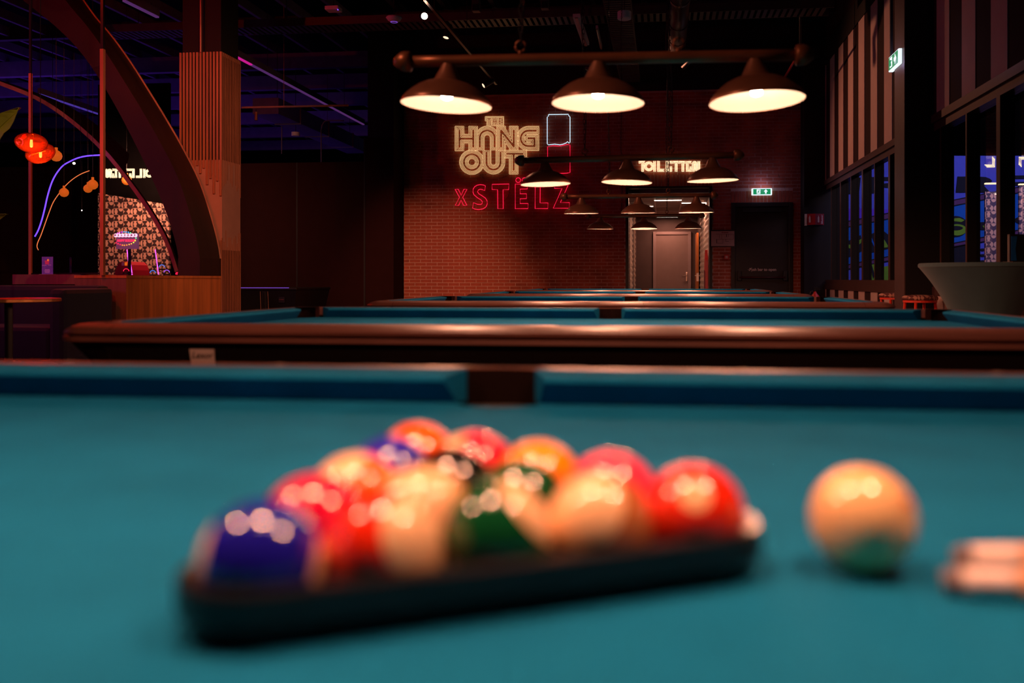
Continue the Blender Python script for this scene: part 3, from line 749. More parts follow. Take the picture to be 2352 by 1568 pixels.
# ================================================================== NEON SIGNS
def field_contours(segs, levels, rect, step=0.5):
    """lines at given distances from the stroke skeleton (square ends where flagged); returns closed or open polylines"""
    x0, y0, x1, y1 = rect
    xs = np.arange(x0, x1+step, step); ys = np.arange(y0, y1+step, step)
    GX, GY = np.meshgrid(xs, ys); D = np.full(GX.shape, 1e9)
    for (p, q, c0, c1) in segs:
        dx, dy = q[0]-p[0], q[1]-p[1]; L = math.hypot(dx, dy)
        if L < 1e-9: continue
        dx /= L; dy /= L; vx, vy = GX-p[0], GY-p[1]; t = vx*dx+vy*dy; pr = np.abs(vx*dy-vy*dx)
        e0, e1 = np.maximum(-t, 0), np.maximum(t-L, 0); e = e0+e1
        sq = np.where(e0 > 0, c0, np.where(e1 > 0, c1, 1))
        D = np.minimum(D, np.where(sq > 0, np.maximum(pr, e), np.hypot(pr, e)))
    out = []
    for lv in levels:
        A = D-lv; A[A == 0] = 1e-6; sg = {}
        def ipt(i0, j0, i1, j1):
            a, b = A[i0, j0], A[i1, j1]; t = a/(a-b)
            return (xs[j0]+(xs[j1]-xs[j0])*t, ys[i0]+(ys[i1]-ys[i0])*t)
        S = A > 0
        act = np.argwhere((S[:-1, :-1] != S[1:, :-1]) | (S[:-1, :-1] != S[:-1, 1:]) | (S[:-1, :-1] != S[1:, 1:]))
        adj = {}; pos = {}
        for i, j in act:
            cs = [(i, j), (i, j+1), (i+1, j+1), (i+1, j)]; ed = []
            for k in range(4):
                a, b = cs[k], cs[(k+1) % 4]
                if S[a] != S[b]:
                    key = (min(a, b), max(a, b)); pos[key] = ipt(*key[0], *key[1]); ed.append(key)
            for k in range(0, len(ed)-1, 2):
                adj.setdefault(ed[k], []).append(ed[k+1]); adj.setdefault(ed[k+1], []).append(ed[k])
        seen = set()
        starts = [k for k in adj if len(adj[k]) == 1]+list(adj)
        for st in starts:
            if st in seen: continue
            line = [st]; seen.add(st); cur = st
            while True:
                nx = [k for k in adj[cur] if k not in seen]
                if not nx: break
                cur = nx[0]; seen.add(cur); line.append(cur)
            pts = [pos[k] for k in line]; closed = len(line) > 3 and line[0] in adj[line[-1]]
            # simplify
            def rdp(a):
                if len(a) < 3: return a
                p, q = np.array(a[0]), np.array(a[-1]); d = q-p; L = np.hypot(*d)
                arr = np.array(a); v = arr-p
                dist = np.abs(v[:, 0]*d[1]-v[:, 1]*d[0])/L if L > 1e-9 else np.hypot(v[:, 0], v[:, 1])
                k = int(dist.argmax())
                if dist[k] < 0.16: return [a[0], a[-1]]
                return rdp(a[:k+1])[:-1]+rdp(a[k:])
            if closed: h = len(pts)//2; pts = rdp(pts[:h+1])[:-1]+rdp(pts[h:]+pts[:1])[:-1]
            else: pts = rdp(pts)
            if len(pts) >= 2: out.append((pts, closed))
    return out
def line_segs(pts, caps=(1, 1), round_mid=False):
    o = []
    for i in range(len(pts)-1):
        o.append((pts[i], pts[i+1], caps[0] if i == 0 else (0 if round_mid else 1), caps[1] if i == len(pts)-2 else (0 if round_mid else 1)))
    return o
def arcp(cx, cy, r, a0, a1, n=18): return [(cx+r*math.cos(math.radians(a0+(a1-a0)*k/n)), cy+r*math.sin(math.radians(a0+(a1-a0)*k/n))) for k in range(n+1)]
def neon_letter(parent, name, polylines, Y, m, rad, nseg=4):
    mb = MB()
    for pts, closed in polylines:
        w = [P(x, y, Y=Y)-parent.location for x, y in pts]
        mb.tube(w, rad, nseg, closed)
    return mb.build(name, m, parent, recalc=False)
YS = YB-0.05
sign = empty('neon_sign', P(1140, 404, Y=YS)); tag(sign, 'golden multi-line neon sign reading THE HANG OUT on the brick wall', 'neon sign')
LV = [3.0, 5.5, 8.0, 10.2]; nr = 0.0050
def letters(defs, parent, m, Y, levels, rad):
    for nm, segs, rect in defs:
        neon_letter(parent, nm, field_contours(segs, levels, rect), Y, m, rad)
hb, ht = 336.2, 299.8
defs = [
 ('letter_h', line_segs([(1055.4, ht), (1055.4, hb)])+line_segs([(1086.9, ht), (1086.9, hb)])+line_segs([(1055.4, 318.3), (1086.9, 318.3)]), (1044, 288, 1097.6, 348)),
 ('letter_a', line_segs([(1102, hb)]+arcp(1119, 316.5, 17, 180, 360)+[(1136, hb)], round_mid=True), (1097.8, 288, 1140, 346)),
 ('letter_n', line_segs([(1151, hb), (1151, ht)], (1, 1))+line_segs([(1151, ht), (1180, hb)], (0, 0))+line_segs([(1180, hb), (1180, ht)], (1, 1)), (1140.2, 288, 1190.8, 346)),
 ('letter_g', line_segs([(1230, 300)]+arcp(1214, 317.8, 17.8, 270, 90)+[(1227.5, 335.6)], (1, 1), True)+line_segs([(1227.5, 335.6), (1227.5, 317.5), (1214, 317.5)]), (1188.5, 286, 1238.5, 346)),
 ('letter_o', line_segs(arcp(1083.8, 372.2, 18.2, 0, 360, 48), (0, 0), True), (1054, 342, 1109.2, 402)),
 ('letter_u', line_segs([(1117.5, 351)]+arcp(1133.5, 373.4, 16, 180, 0)+[(1149.5, 351)], (1, 1), True), (1109.4, 345, 1159.6, 401)),
 ('letter_t', line_segs([(1165, 353), (1199.5, 353)])+line_segs([(1179.8, 353), (1179.8, 389.5)]), (1158, 343, 1211, 401)),
]
letters(defs, sign, 'neon_gold', YS, LV, nr)
tz = [('letter_small_t', line_segs([(1119.5, 272.6), (1127, 272.6)])+line_segs([(1123.2, 272.6), (1123.2, 284)]), (1112.5, 266.5, 1130, 290)),
      ('letter_small_h', line_segs([(1133, 272.6), (1133, 284)])+line_segs([(1140, 272.6), (1140, 284)])+line_segs([(1133, 278.3), (1140, 278.3)]), (1129.5, 266.5, 1143.4, 290)),
      ('letter_small_e', line_segs([(1152, 272.6), (1146.5, 272.6), (1146.5, 284), (1152, 284)])+line_segs([(1146.5, 278.3), (1152, 278.3)]), (1143.2, 266.5, 1159, 290))]
letters(tz, sign, 'neon_gold', YS, [1.4, 3.4, 5.2], 0.0042)
wm = MB()
for pl in ([(1101, 399), (1112, 410), (1130, 413), (1155, 408), (1170, 400)], [(1176, 400), (1172, 420), (1168, 450), (1158, 462)], [(1238, 344), (1250, 336), (1257, 332)], [(1143, 266), (1152, 258), (1158, 252)]):
    wm.tube([P(x, y, Y=YB-0.02)-sign.location for x, y in pl], 0.003, 4)
wm.build('sign_wire', 'grey_metal', sign, recalc=False)
def zx(pts): return [(1000+x/5.81, 240+y/5.81) for x, y in pts]
stz = empty('neon_sign', P(1178, 482, Y=YS)); tag(stz, 'red outline neon sign reading x STËLZ under the golden sign', 'neon sign')
OUT = {
 'letter_x': [(263,1130),(305,1130),(345,1210),(380,1130),(422,1130),(365,1238),(422,1345),(375,1345),(343,1275),(312,1345),(265,1345),(322,1238)],
 'letter_s': [(668,1085),(640,1073),(600,1068),(560,1075),(525,1095),(503,1130),(502,1170),(515,1203),(560,1243),(608,1272),(628,1298),(624,1322),(600,1334),(560,1330),(507,1308),(497,1382),(530,1396),(580,1402),(635,1392),(675,1365),(693,1325),(690,1285),(668,1248),(620,1215),(580,1190),(563,1165),(572,1140),(597,1130),(625,1134),(657,1148)],
 'letter_t': [(757,1065),(983,1060),(978,1135),(903,1135),(905,1390),(833,1390),(830,1135),(757,1133)],
 'letter_e': [(1066,1062),(1230,1062),(1228,1125),(1130,1128),(1130,1190),(1215,1190),(1215,1255),(1130,1257),(1130,1320),(1237,1320),(1235,1388),(1066,1390)],
 'umlaut_dot': [(1105+32*math.cos(k*.449), 1008+32*math.sin(k*.449)) for k in range(14)],
 'umlaut_dot_b': [(1190+32*math.cos(k*.449), 1008+32*math.sin(k*.449)) for k in range(14)],
 'letter_l': [(1333,1060),(1400,1060),(1397,1312),(1503,1312),(1500,1388),(1331,1388)],
 'letter_z': [(1590,1060),(1780,1060),(1765,1090),(1668,1308),(1790,1308),(1787,1383),(1573,1383),(1690,1120),(1590,1118)]}
for k, v in OUT.items(): neon_letter(stz, k.replace('_b', ''), [(zx(v), True)], YS, 'neon_red', 0.0062, 6)
can = empty('neon_sign', P(1283, 398, Y=YS)); tag(can, 'neon outline of a drinks can, white above and red below', 'neon sign')
neon_letter(can, 'can_top', [(zx([(1508,138),(1512,133),(1775,130),(1780,150),(1797,165),(1797,505),(1785,515),(1763,495),(1740,515),(1700,529),(1660,537),(1590,528),(1510,538),(1493,525),(1493,165),(1510,155)]), True)], YS, 'neon_white', 0.0062, 6)
neon_letter(can, 'can_bottom', [(zx([(1497,565),(1570,548),(1650,555),(1700,545),(1760,533),(1797,540),(1797,905),(1760,915),(1660,920),(1497,922)]), True)], YS, 'neon_red', 0.0062, 6)
# TOILETTEN
def toilet_sign(mapx, Y, label, name_rect, levels, m, rad, skip=0):
    e = empty('neon_sign', P(mapx(4.5*15.4), 396 if skip == 0 else 409, Y=Y)); tag(e, label, 'neon sign')
    x0, yt, yb = 1467.5, 372.5, 391.0
    W_ = 15.4
    def L(i, u): return x0+i*W_+u
    ds = []
    T = lambda i: line_segs([(L(i, 2.6), yt), (L(i, 11.8), yt)])+line_segs([(L(i, 8.6), yt), (L(i, 8.6), yb)])
    E = lambda i: line_segs([(L(i, 11.6), yt), (L(i, 3.2), yt), (L(i, 3.2), yb), (L(i, 11.6), yb), (L(i, 11.6), yb-6)])
    ds.append(('letter_t', T(0), 0)); ds.append(('letter_o', line_segs(arcp(L(1, 7.6), 381.8, 8.2, 0, 360, 28), (0, 0), True), 1))
    ds.append(('letter_i', line_segs([(L(2, 5.2), yt), (L(2, 5.2), yb)]), 2))
    ds.append(('letter_l', line_segs([(L(2, 14.2), yt), (L(2, 14.2), yb), (L(3, 9.5), yb)]), 3))
    ds.append(('letter_e', E(4), 4)); ds.append(('letter_t', T(5), 5)); ds.append(('letter_t', T(6), 6)); ds.append(('letter_e', E(7), 7))
    ds.append(('letter_n', line_segs([(L(8, 1.6), yb)]+arcp(L(8, 4.8), yt+3.4, 3.2, 180, 360, 8)+arcp(L(8, 11.2), yb-3.4, 3.2, 180, 0, 8)+[(L(8, 14.4), yt)], (1, 1), True), 8))
    cell = {0: (L(0, -1), L(1, -1.4)), 1: (L(1, -4), L(2, 1.6)), 2: (L(2, 1.8), L(2, 9.2)), 3: (L(2, 9.4), L(4, -.6)), 4: (L(4, -.4), L(5, -.6)), 5: (L(5, -.4), L(6, -.4)), 6: (L(6, -.2), L(7, -.4)), 7: (L(7, -.2), L(8, -2.4)), 8: (L(8, -2.2), L(9, 3))}
    for nm, segs, i in ds[skip and 1 or 0:]:
        c = cell[i]; pl = field_contours(segs, levels, (c[0], 368, c[1], 395.5), 0.4)
        pl = [([name_rect(x, y) for x, y in pts], cl_) for pts, cl_ in pl]
        neon_letter(e, nm, pl, Y, m, rad)
    return e
toilet_sign(lambda v: 1467.5+v, YS, 'bright white neon sign reading TOILETTEN above the doorway', lambda x, y: (x, y), [0.8, 2.6], 'neon_cream', 0.0045)

# ================================================================== TOILET CORRIDOR
YF = 22.9
cz = 2.52
cor = struct(MB().box((C0-0.1, YF, 0), (C1+0.1, YF+0.15, cz)).box((C0-0.16, YB+0.26, 0), (C0-0.001, YF, cz)).box((C1+0.001, YB+0.26, 0), (C1+0.16, YF, cz)).build('wall_corridor', 'corr_wall'))
struct(box('ceiling_corridor', (C0-0.16, YB+0.26, cz), (C1+0.16, YF+0.15, cz+0.1), 'corr_ceil'))
for px in (1503, 1570):
    xx = P(px, 445, Z=cz).x; box('ceiling_bar', (xx-0.015, YB+0.3, cz-0.012), (xx+0.015, YF, cz), 'corr_frame', bpy.data.objects['ceiling_corridor'])
for k in range(5):
    yy = YB+0.9+k*1.2; box('ceiling_bar', (C0, yy-0.015, cz-0.010), (C1, yy+0.015, cz), 'corr_frame', bpy.data.objects['ceiling_corridor'])
dfr = struct(empty('trim_4', ((C0+C1)/2, YB, 0)))
jw = P(1443.5, 600, Y=YB).x-C0
for (a, b) in (((C0, YB-0.03, 0), (C0+jw, YB+0.26, CZ)), ((C1-jw, YB-0.03, 0), (C1, YB+0.26, CZ)), ((C0+jw, YB-0.03, CZ-0.03), (C1-jw, YB+0.26, CZ))):
    o = Vector(((C0+C1)/2, YB, 0)); box('frame_jamb', tuple(Vector(a)-o), tuple(Vector(b)-o), 'black_metal', dfr)
# light strips in the corridor ceiling
for k, (xa_, xb_, y) in enumerate(((1446, 1496, 452), (1503, 1565, 460), (1566, 1624, 466), (1560, 1612, 488), (1448, 1500, 474), (1509, 1556, 498))):
    a, b = P(xa_, y, Z=cz-0.02), P(xb_, y, Z=cz-0.02); yy = min(a.y, YF-0.05)
    e = empty('ceiling_light_strip', ((a.x+b.x)/2, yy, cz)); w = abs(b.x-a.x)/2
    tag(e, ['ceiling strip light just inside the toilet doorway on the mirror side', 'middle ceiling strip light near the front of the toilet corridor', 'ceiling strip light over the tiled wall of the toilet corridor', 'ceiling strip light above the open orange door', 'ceiling strip light deeper along the mirror side of the corridor', 'ceiling strip light against the corridor end wall over the door'][k], 'strip light', 'corridor ceiling lights')
    box('housing', (-w-0.01, -0.05, -0.02), (w+0.01, 0.05, 0), 'white_plastic', e); box('diffuser', (-w, -0.045, -0.028), (w, 0.045, -0.02), 'strip_light', e)
    if k in (0, 2, 3, 5): light('AREA', 'strip_glow', (0, 0, -0.04), 9, (1.0, 0.46, 0.31), size=(2*w, 0.09), parent=e)
# end door
dx0, dx1 = P(1500, 600, Y=YF).x, P(1587, 600, Y=YF).x; dzt = P(1545, 532, Y=YF).z
dr = struct(empty('door_1', ((dx0+dx1)/2, YF, 0))); hw = (dx1-dx0)/2; fw = 0.075
for a, b in (((-hw, -0.06, 0), (-hw+fw, 0, dzt)), ((hw-fw, -0.06, 0), (hw, 0, dzt)), ((-hw+fw, -0.06, dzt-fw), (hw-fw, 0, dzt))): box('door_frame', a, b, 'corr_frame', dr, 0.006)
box('door_leaf', (-hw+fw, -0.03, 0), (hw-fw, 0, dzt-fw), 'corr_door', dr)
hp = P(1577, 633, Y=YF-0.04)-Vector(dr.location)
hd = MB().box((hp.x-0.022, -0.045, hp.z-0.14), (hp.x+0.022, -0.03, hp.z+0.09)).build('handle_plate', 'steel', dr, bevel=0.008)
MB().tube([(hp.x, -0.045, hp.z), (hp.x, -0.085, hp.z), (hp.x-0.13, -0.085, hp.z)], 0.011, 8).build('lever', 'steel', hd, smooth=True)
# open door seen edge on
od = struct(empty('door_2', P(1602.5, 700, Y=21.2))); od.location.z = 0
zt_ = P(1602, 534, Y=21.2).z
box('door_leaf', (-0.022, -0.0, 0), (0.022, 0.85, zt_), 'door_orange', od)
hz = P(1602, 633, Y=21.2).z
for s in (-1, 1): MB().tube([(0, 0.06, hz), (s*0.055, 0.06, hz), (s*0.055, 0.06+0.0, hz), (s*0.055, -0.0+0.16, hz)], 0.010, 8).build('lever', 'steel', od, smooth=True)
box('lock_plate', (-0.028, -0.004, hz-0.13), (0.028, 0.02, hz+0.07), 'steel', od)
# scale-shaped relief tiles on both corridor walls
def relief(name, X0, ya, yb, z0, z1, sx, label):
    mb = MB(); tw, th = 0.11, 0.16
    j = 0; z = z0
    while z < z1:
        y = ya+(0 if j % 2 else tw/2)
        while y < yb:
            c = (X0+sx*0.004, y, z+th*0.45)
            vs = [(X0, y-tw/2, z+th/2), (X0, y-tw/2, z+th*.2), (X0, y, z-th/2), (X0, y+tw/2, z+th*.2), (X0, y+tw/2, z+th/2), (X0+sx*0.03, y, z-th*0.1)]
            mb.add(vs, [(0, 1, 5), (1, 2, 5), (2, 3, 5), (3, 4, 5), (4, 0, 5)]); y += tw
        z += th*0.72; j += 1
    o = mb.build(name, 'tile_white', cor, recalc=False); o['kind'] = 'stuff'
relief('relief_tiles', C1-0.002, YB+0.3, 20.9, 0.0, cz, -1, '')
relief('relief_tiles', C0+0.002, YB+0.3, 17.2, 0.0, cz, 1, '')
relief('relief_tiles', C0+0.002, 18.3, 19.4, 0.0, cz, 1, ''); relief('relief_tiles', C0+0.002, 20.6, 21.4, 0.0, cz, 1, '')
box('cove_light', (C1-0.03, YB+0.27, 0.2), (C1-0.015, YB+0.285, cz-0.1), 'strip_light', cor); box('cove_light', (C0+0.015, YB+0.27, 0.2), (C0+0.03, YB+0.285, cz-0.1), 'strip_light', cor)
fh = empty('fire_hose_panel', P(1626, 640, Y=16.9)); tag(fh, 'red fire hose cover on the tiled corridor wall', 'fire equipment'); fh.location.x = C1-0.035; fh.location.z = 0
MB().prism([(0.0, 0.5), (0.5, 0.5), (0.5, 1.25), (0.25, 1.5), (0.0, 1.3)], -0.05, 0.0, 'x').build('cover', 'red_paint', fh)
MB().prism([(0.06, 0.6), (0.44, 0.6), (0.44, 1.1), (0.06, 1.1)], -0.058, -0.05, 'x').build('door_panel', 'red_dark', fh)

# ================================================================== EMERGENCY DOOR AND SIGNS
ed = struct(empty('door_3', ((D0+D1)/2, YB, 0))); hw = (D1-D0)/2; fw = 0.075
for a, b in (((-hw, -0.03, 0), (-hw+fw, 0.12, DZ)), ((hw-fw, -0.03, 0), (hw, 0.12, DZ)), ((-hw+fw, -0.03, DZ-fw), (hw-fw, 0.12, DZ))): box('door_frame', a, b, 'door_black', ed, 0.008)
box('door_leaf', (-hw+fw, 0.02, 0), (hw-fw, 0.08, DZ-fw), 'door_black', ed)
tp = P(1752, 619, Y=YB+0.02)-Vector(ed.location)
text_mesh('push_text', 'Push bar to open', 0.068, 'paper', ed, (tp.x, 0.016, tp.z), bold=0.002)
cm = P(1722, 619, Y=YB+0.02)-Vector(ed.location)
MB().tube([(cm.x-0.03, 0.016, cm.z+0.005), (cm.x-0.01, 0.016, cm.z-0.018), (cm.x+0.022, 0.016, cm.z+0.025)], 0.005, 4).build('check_mark', 'paper', ed)
box('text_rule', (cm.x+0.03, 0.014, cm.z-0.04), (cm.x+0.036, 0.018, cm.z+0.04), 'paper', ed)
bz = P(1750, 637, Y=YB).z
br = MB().tube([(-hw+0.14, -0.09, bz), (hw-0.14, -0.09, bz)], 0.02, 10).build('push_bar', mat('bar_red', (0.05, 0.004, 0.006), 0.4), ed, smooth=True)
for s in (-1, 1): box('bar_arm', (s*(hw-0.14)-0.035, -0.1, bz-0.06), (s*(hw-0.14)+0.035, 0.02, bz+0.12), 'black_metal', ed, 0.01)
box('door_closer', (-hw+0.2, -0.06, DZ-0.17), (hw-0.2, 0.0, DZ-0.10), 'black_metal', ed)
def exit_sign(name_label, o, w, h, d):
    """front faces local -Y"""
    tag(o, name_label, 'exit sign')
    box('housing', (-w/2, 0, -h/2), (w/2, d, h/2), 'sign_white', o, bevel=min(d, h)*0.18)
    box('green_panel', (-w/2+0.026, -0.004, -h/2+0.013), (w/2-0.026, 0.002, h/2-0.013), 'sign_green', o)
    def poly(nm, pts, m='sign_white'): MB().prism([(x*h, z*h) for x, z in pts], -0.008, -0.003, 'y').build(nm, m, o)
    poly('door_symbol', [(-0.75, -0.33), (-0.22, -0.33), (-0.22, 0.33), (-0.75, 0.33)])
    MB().lathe([(0.0, -0.012), (0.055*h*1.2, -0.008)], 10, cap=False).build('runner_head', 'sign_green', o)
    rh = o.children[-1]; rh.rotation_euler = (-math.pi/2, 0, 0); rh.location = (-0.42*h, -0.018, 0.22*h)
    mb = MB()
    for a, b, r in (((-0.46, 0.13), (-0.54, -0.06), 0.06), ((-0.46, 0.12), (-0.33, 0.04), 0.03), ((-0.33, 0.04), (-0.27, 0.10), 0.03), ((-0.48, 0.10), (-0.64, 0.08), 0.03), ((-0.54, -0.06), (-0.40, -0.13), 0.04), ((-0.40, -0.13), (-0.42, -0.28), 0.035), ((-0.54, -0.06), (-0.62, -0.2), 0.04), ((-0.62, -0.2), (-0.74, -0.22), 0.035)):
        mb.tube([(a[0]*h, -0.010, a[1]*h), (b[0]*h, -0.010, b[1]*h)], r*h, 5)
    mb.build('runner', 'sign_green', o)
    return poly
es = empty('exit_sign', P(1750, 440, Y=YB-0.07))
pl = exit_sign('green emergency exit sign with running man above the black door', es, 0.355, 0.122, 0.065)
pl('arrow', [(0.26, 0.0), (0.55, 0.36), (0.84, 0.0), (0.66, 0.0), (0.66, -0.30), (0.44, -0.30), (0.44, 0.0)])
light('POINT', 'exit_glow', (0, -0.12, 0.10), 1.1, (0.62, 0.55, 1.0), 0.05, parent=es)
es2 = empty('exit_sign', P(2052, 139, X=2.47), -math.pi/2)
pl = exit_sign('angled green exit sign with an arrow on the projecting column', es2, 0.42, 0.16, 0.05)
pl('arrow', [(0.84, 0.0), (0.50, 0.34), (0.50, 0.12), (0.26, 0.12), (0.26, -0.12), (0.50, -0.12), (0.50, -0.34)])
light('POINT', 'exit_glow', (0, -0.12, -0.02), 0.9, (0.60, 0.5, 1.0), 0.05, parent=es2)
box('conduit', (-0.24+0.08, 0.0, 0.08), (-0.24+0.11, 0.03, 1.4), 'grey_metal', es2)
# floor plan, alarm, extinguisher sign
fp = empty('floor_plan_frame', P(1660, 547, Y=YB-0.03)); tag(fp, 'framed white evacuation floor plan on the brick pier', 'floor plan')
w, h = 0.205, 0.14
box('frame', (-w-.012, 0, -h-.012), (w+.012, 0.02, h+.012), 'black_metal', fp); box('sheet', (-w, -0.004, -h), (w, 0.0, h), 'paper', fp)
mb = MB()
for (x0_, z0_, x1_, z1_) in ((-.12, .07, .19, .074), (.186, -.02, .19, .074), (-.02, -.02, .19, -.016), (-.02, -.02, -.016, .07), (-.11, -.09, -.10, -.02), (-.11, -.09, .0, -.085), (.0, -.09, .004, -.02), (-.11, -.02, -.02, -.016), (.05, -.06, .11, -.055), (.05, -.06, .055, -.02), (.06, .02, .07, .07), (.1, .03, .104, .07), (-.06, .0, -.056, .06)):
    mb.box((x0_, -0.006, z0_), (x1_, -0.004, z1_))
mb.build('plan_lines', 'ink', fp); box('plan_title', (-0.02, -0.006, 0.095), (0.1, -0.004, 0.107), 'red_dark', fp); box('plan_header', (-w, -0.006, h-0.012), (w, -0.004, h), 'ink', fp)
al = empty('fire_alarm', P(1669, 590, Y=YB-0.05)); tag(al, 'small red square fire alarm call point on the brick pier', 'fire alarm')
box('case', (-0.045, 0, -0.045), (0.045, 0.04, 0.045), 'red_paint', al, 0.006); box('window', (-0.022, -0.003, -0.024), (0.022, 0.001, 0.02), 'paper', al); box('bar', (-0.026, -0.005, -0.006), (0.026, -0.002, 0.0), 'red_paint', al)
fs_ = empty('extinguisher_sign', P(1874, 503, Y=15.7)); tag(fs_, 'red V-shaped fire extinguisher sign on the dark corner column', 'sign')
MB().hexa([(-0.15, 0.02, -0.10), (-0.02, -0.07, -0.10), (-0.02, -0.066, -0.10), (-0.15, 0.024, -0.10)], [(-0.15, 0.02, 0.09), (-0.02, -0.07, 0.09), (-0.02, -0.066, 0.09), (-0.15, 0.024, 0.09)]).build('left_panel', 'red_paint', fs_)
MB().hexa([(-0.02, -0.07, -0.10), (0.14, 0.02, -0.10), (0.14, 0.024, -0.10), (-0.02, -0.066, -0.10)], [(-0.02, -0.07, 0.09), (0.14, 0.02, 0.09), (0.14, 0.024, 0.09), (-0.02, -0.066, 0.09)]).build('right_panel', 'red_dark', fs_)
for cx_, ry in ((-0.085, -0.60), (0.06, 0.51)):
    text_mesh('sign_text', 'blusser', 0.055, 'paper', fs_, (cx_+0.035, -0.040 if ry < 0 else -0.040, -0.005), (math.pi/2, -math.pi/2, ry), 0.001)
    MB().box((cx_-0.04, -0.052, -0.06), (cx_-0.012, -0.048, 0.03)).box((cx_-0.032, -0.052, 0.03), (cx_-0.02, -0.048, 0.055)).build('pictogram', 'paper', fs_)
box('bracket', (-0.185, 0.0, -0.11), (-0.15, 0.05, 0.09), 'paper', fs_)
xp = P(1872, 690, Y=14.6); ex = empty('fire_extinguisher', (xp.x, xp.y, 0)); tag(ex, 'red fire extinguisher standing by the striped wall end', 'fire extinguisher')
ez = P(1872, 672, Y=14.6).z
MB().lathe([(0.0, 0), (0.078, 0), (0.08, 0.02), (0.08, ez-0.12), (0.065, ez-0.05), (0.03, ez-0.01), (0.02, ez+0.02)], 20).build('cylinder', 'red_paint', ex, smooth=True)
MB().box((-0.016, -0.016, ez), (0.016, 0.016, ez+0.05)).box((-0.015, -0.012, ez+0.05), (0.09, 0.012, ez+0.062)).box((-0.015, -0.012, ez+0.075), (0.07, 0.012, ez+0.085)).build('valve', 'black_metal', ex)
MB().tube([(-0.016, 0, ez+0.03), (-0.07, -0.02, ez+0.02), (-0.095, -0.02, ez-0.1), (-0.09, -0.02, ez-0.3)], 0.009, 6).build('hose', 'black_metal', ex, smooth=True)

# ================================================================== STOOLS, COCKTAIL TABLE, DISPLAY
def make_stool(label, px, dep, ytop):
    p = P(px, 700, d=dep); zt = ZC-(ytop-CY)*dep/F
    t = empty('bar_stool', (p.x, p.y, 0)); tag(t, label, 'stool', 'red bar stools by the striped wall')
    r = 0.172
    MB().lathe([(0.0, zt), (0.08, zt), (r-0.03, zt-0.006), (r-0.006, zt-0.018), (r, zt-0.035), (r-0.008, zt-0.052), (0.0, zt-0.052)], 32).build('cushion', 'stool_print', t, smooth=True)
    MB().lathe([(r-0.02, zt-0.075), (r-0.012, zt-0.075), (r-0.012, zt-0.052), (0.0, zt-0.052)], 28).build('seat_ring', 'stool_red', t)
    for k in range(4):
        an = math.pi/4+k*math.pi/2+0.25; c, s = math.cos(an), math.sin(an)
        MB().tube([(c*(r-0.03), s*(r-0.03), zt-0.06), (c*(r+0.035), s*(r+0.035), 0.0)], 0.0145, 10).build('leg', 'stool_red', t, smooth=True)
    MB().tube([((r+0.018)*math.cos(a), (r+0.018)*math.sin(a), 0.24) for a in [2*math.pi*i/24 for i in range(24)]], 0.009, 8, closed=True).build('foot_ring', 'stool_red', t, smooth=True)
    return t
make_stool('red stool with patterned cushion between the projecting column and the covered table', 2113, 8.85, 677)
make_stool('red stool with patterned cushion partly behind the projecting column', 2055, 9.95, 672)
# stretch-covered cocktail table
cd = 6.5; ctp = P(2262, 700, d=cd); ct = empty('cocktail_table', (ctp.x, ctp.y, 0)); tag(ct, 'tall round cocktail table under a grey-green stretch cover', 'table')
ztb = ZC+(CY-604)*cd/F; R0 = 0.455
mb = MB(); nn = 64; prof_ = []
lv = [ztb*k/22 for k in range(23)]
vs = []; 
for k, z in enumerate(lv):
    f = z/ztb
    for q in range(nn):
        a = 2*math.pi*q/nn; lobe = max(0, math.cos(4*(a+0.35)))**3
        base = 0.16+0.20*lobe; waist = 0.165
        rf = R0-0.01
        if f > 0.35: r = waist+(rf-waist)*(((f-0.35)/0.65)**2.1)
        else: r = waist+(base-waist)*(((0.35-f)/0.35)**1.5)
        ridge = 1+0.10*lobe*(1-abs(f-0.5)*2)*0.6
        vs.append((r*ridge*math.cos(a), r*ridge*math.sin(a), z-0.035*(1 if k == 22 else f)))
fs = [(j*nn+q, j*nn+(q+1) % nn, (j+1)*nn+(q+1) % nn, (j+1)*nn+q) for j in range(22) for q in range(nn)]
mb.add(vs, fs).build('cover_skirt', 'stretch_teal', ct, smooth=True)
MB().lathe([(R0-0.012, ztb-0.036), (R0, ztb-0.028), (R0, ztb-0.008), (R0-0.008, ztb), (0.0, ztb)], 64).build('cover_top', 'stretch_teal', ct, smooth=False)
dp = P(2345, 601, d=cd-0.1); ds_ = empty('menu_display', (dp.x, dp.y, ztb)); tag(ds_, 'dark framed menu display standing on the covered cocktail table', 'display')
ds_.rotation_euler = (0, 0, 0.35)
box('panel', (-0.105, -0.012, 0.0), (0.16, 0.012, 0.205), 'door_black', ds_, 0.003); box('print', (-0.098, -0.0145, 0.012), (0.155, -0.012, 0.196), 'mural_black', ds_)
MB().prism([(-0.095, 0.015), (-0.05, 0.015), (-0.06, 0.1), (-0.045, 0.19), (-0.095, 0.19)], -0.0165, -0.0145, 'y').build('print_stripe', 'mural_blue', ds_)  # blue reflection on the dark panel, made as a flat strip
box('foot', (-0.11, -0.05, -0.0), (0.165, 0.05, 0.008), 'frame_brown', ds_)
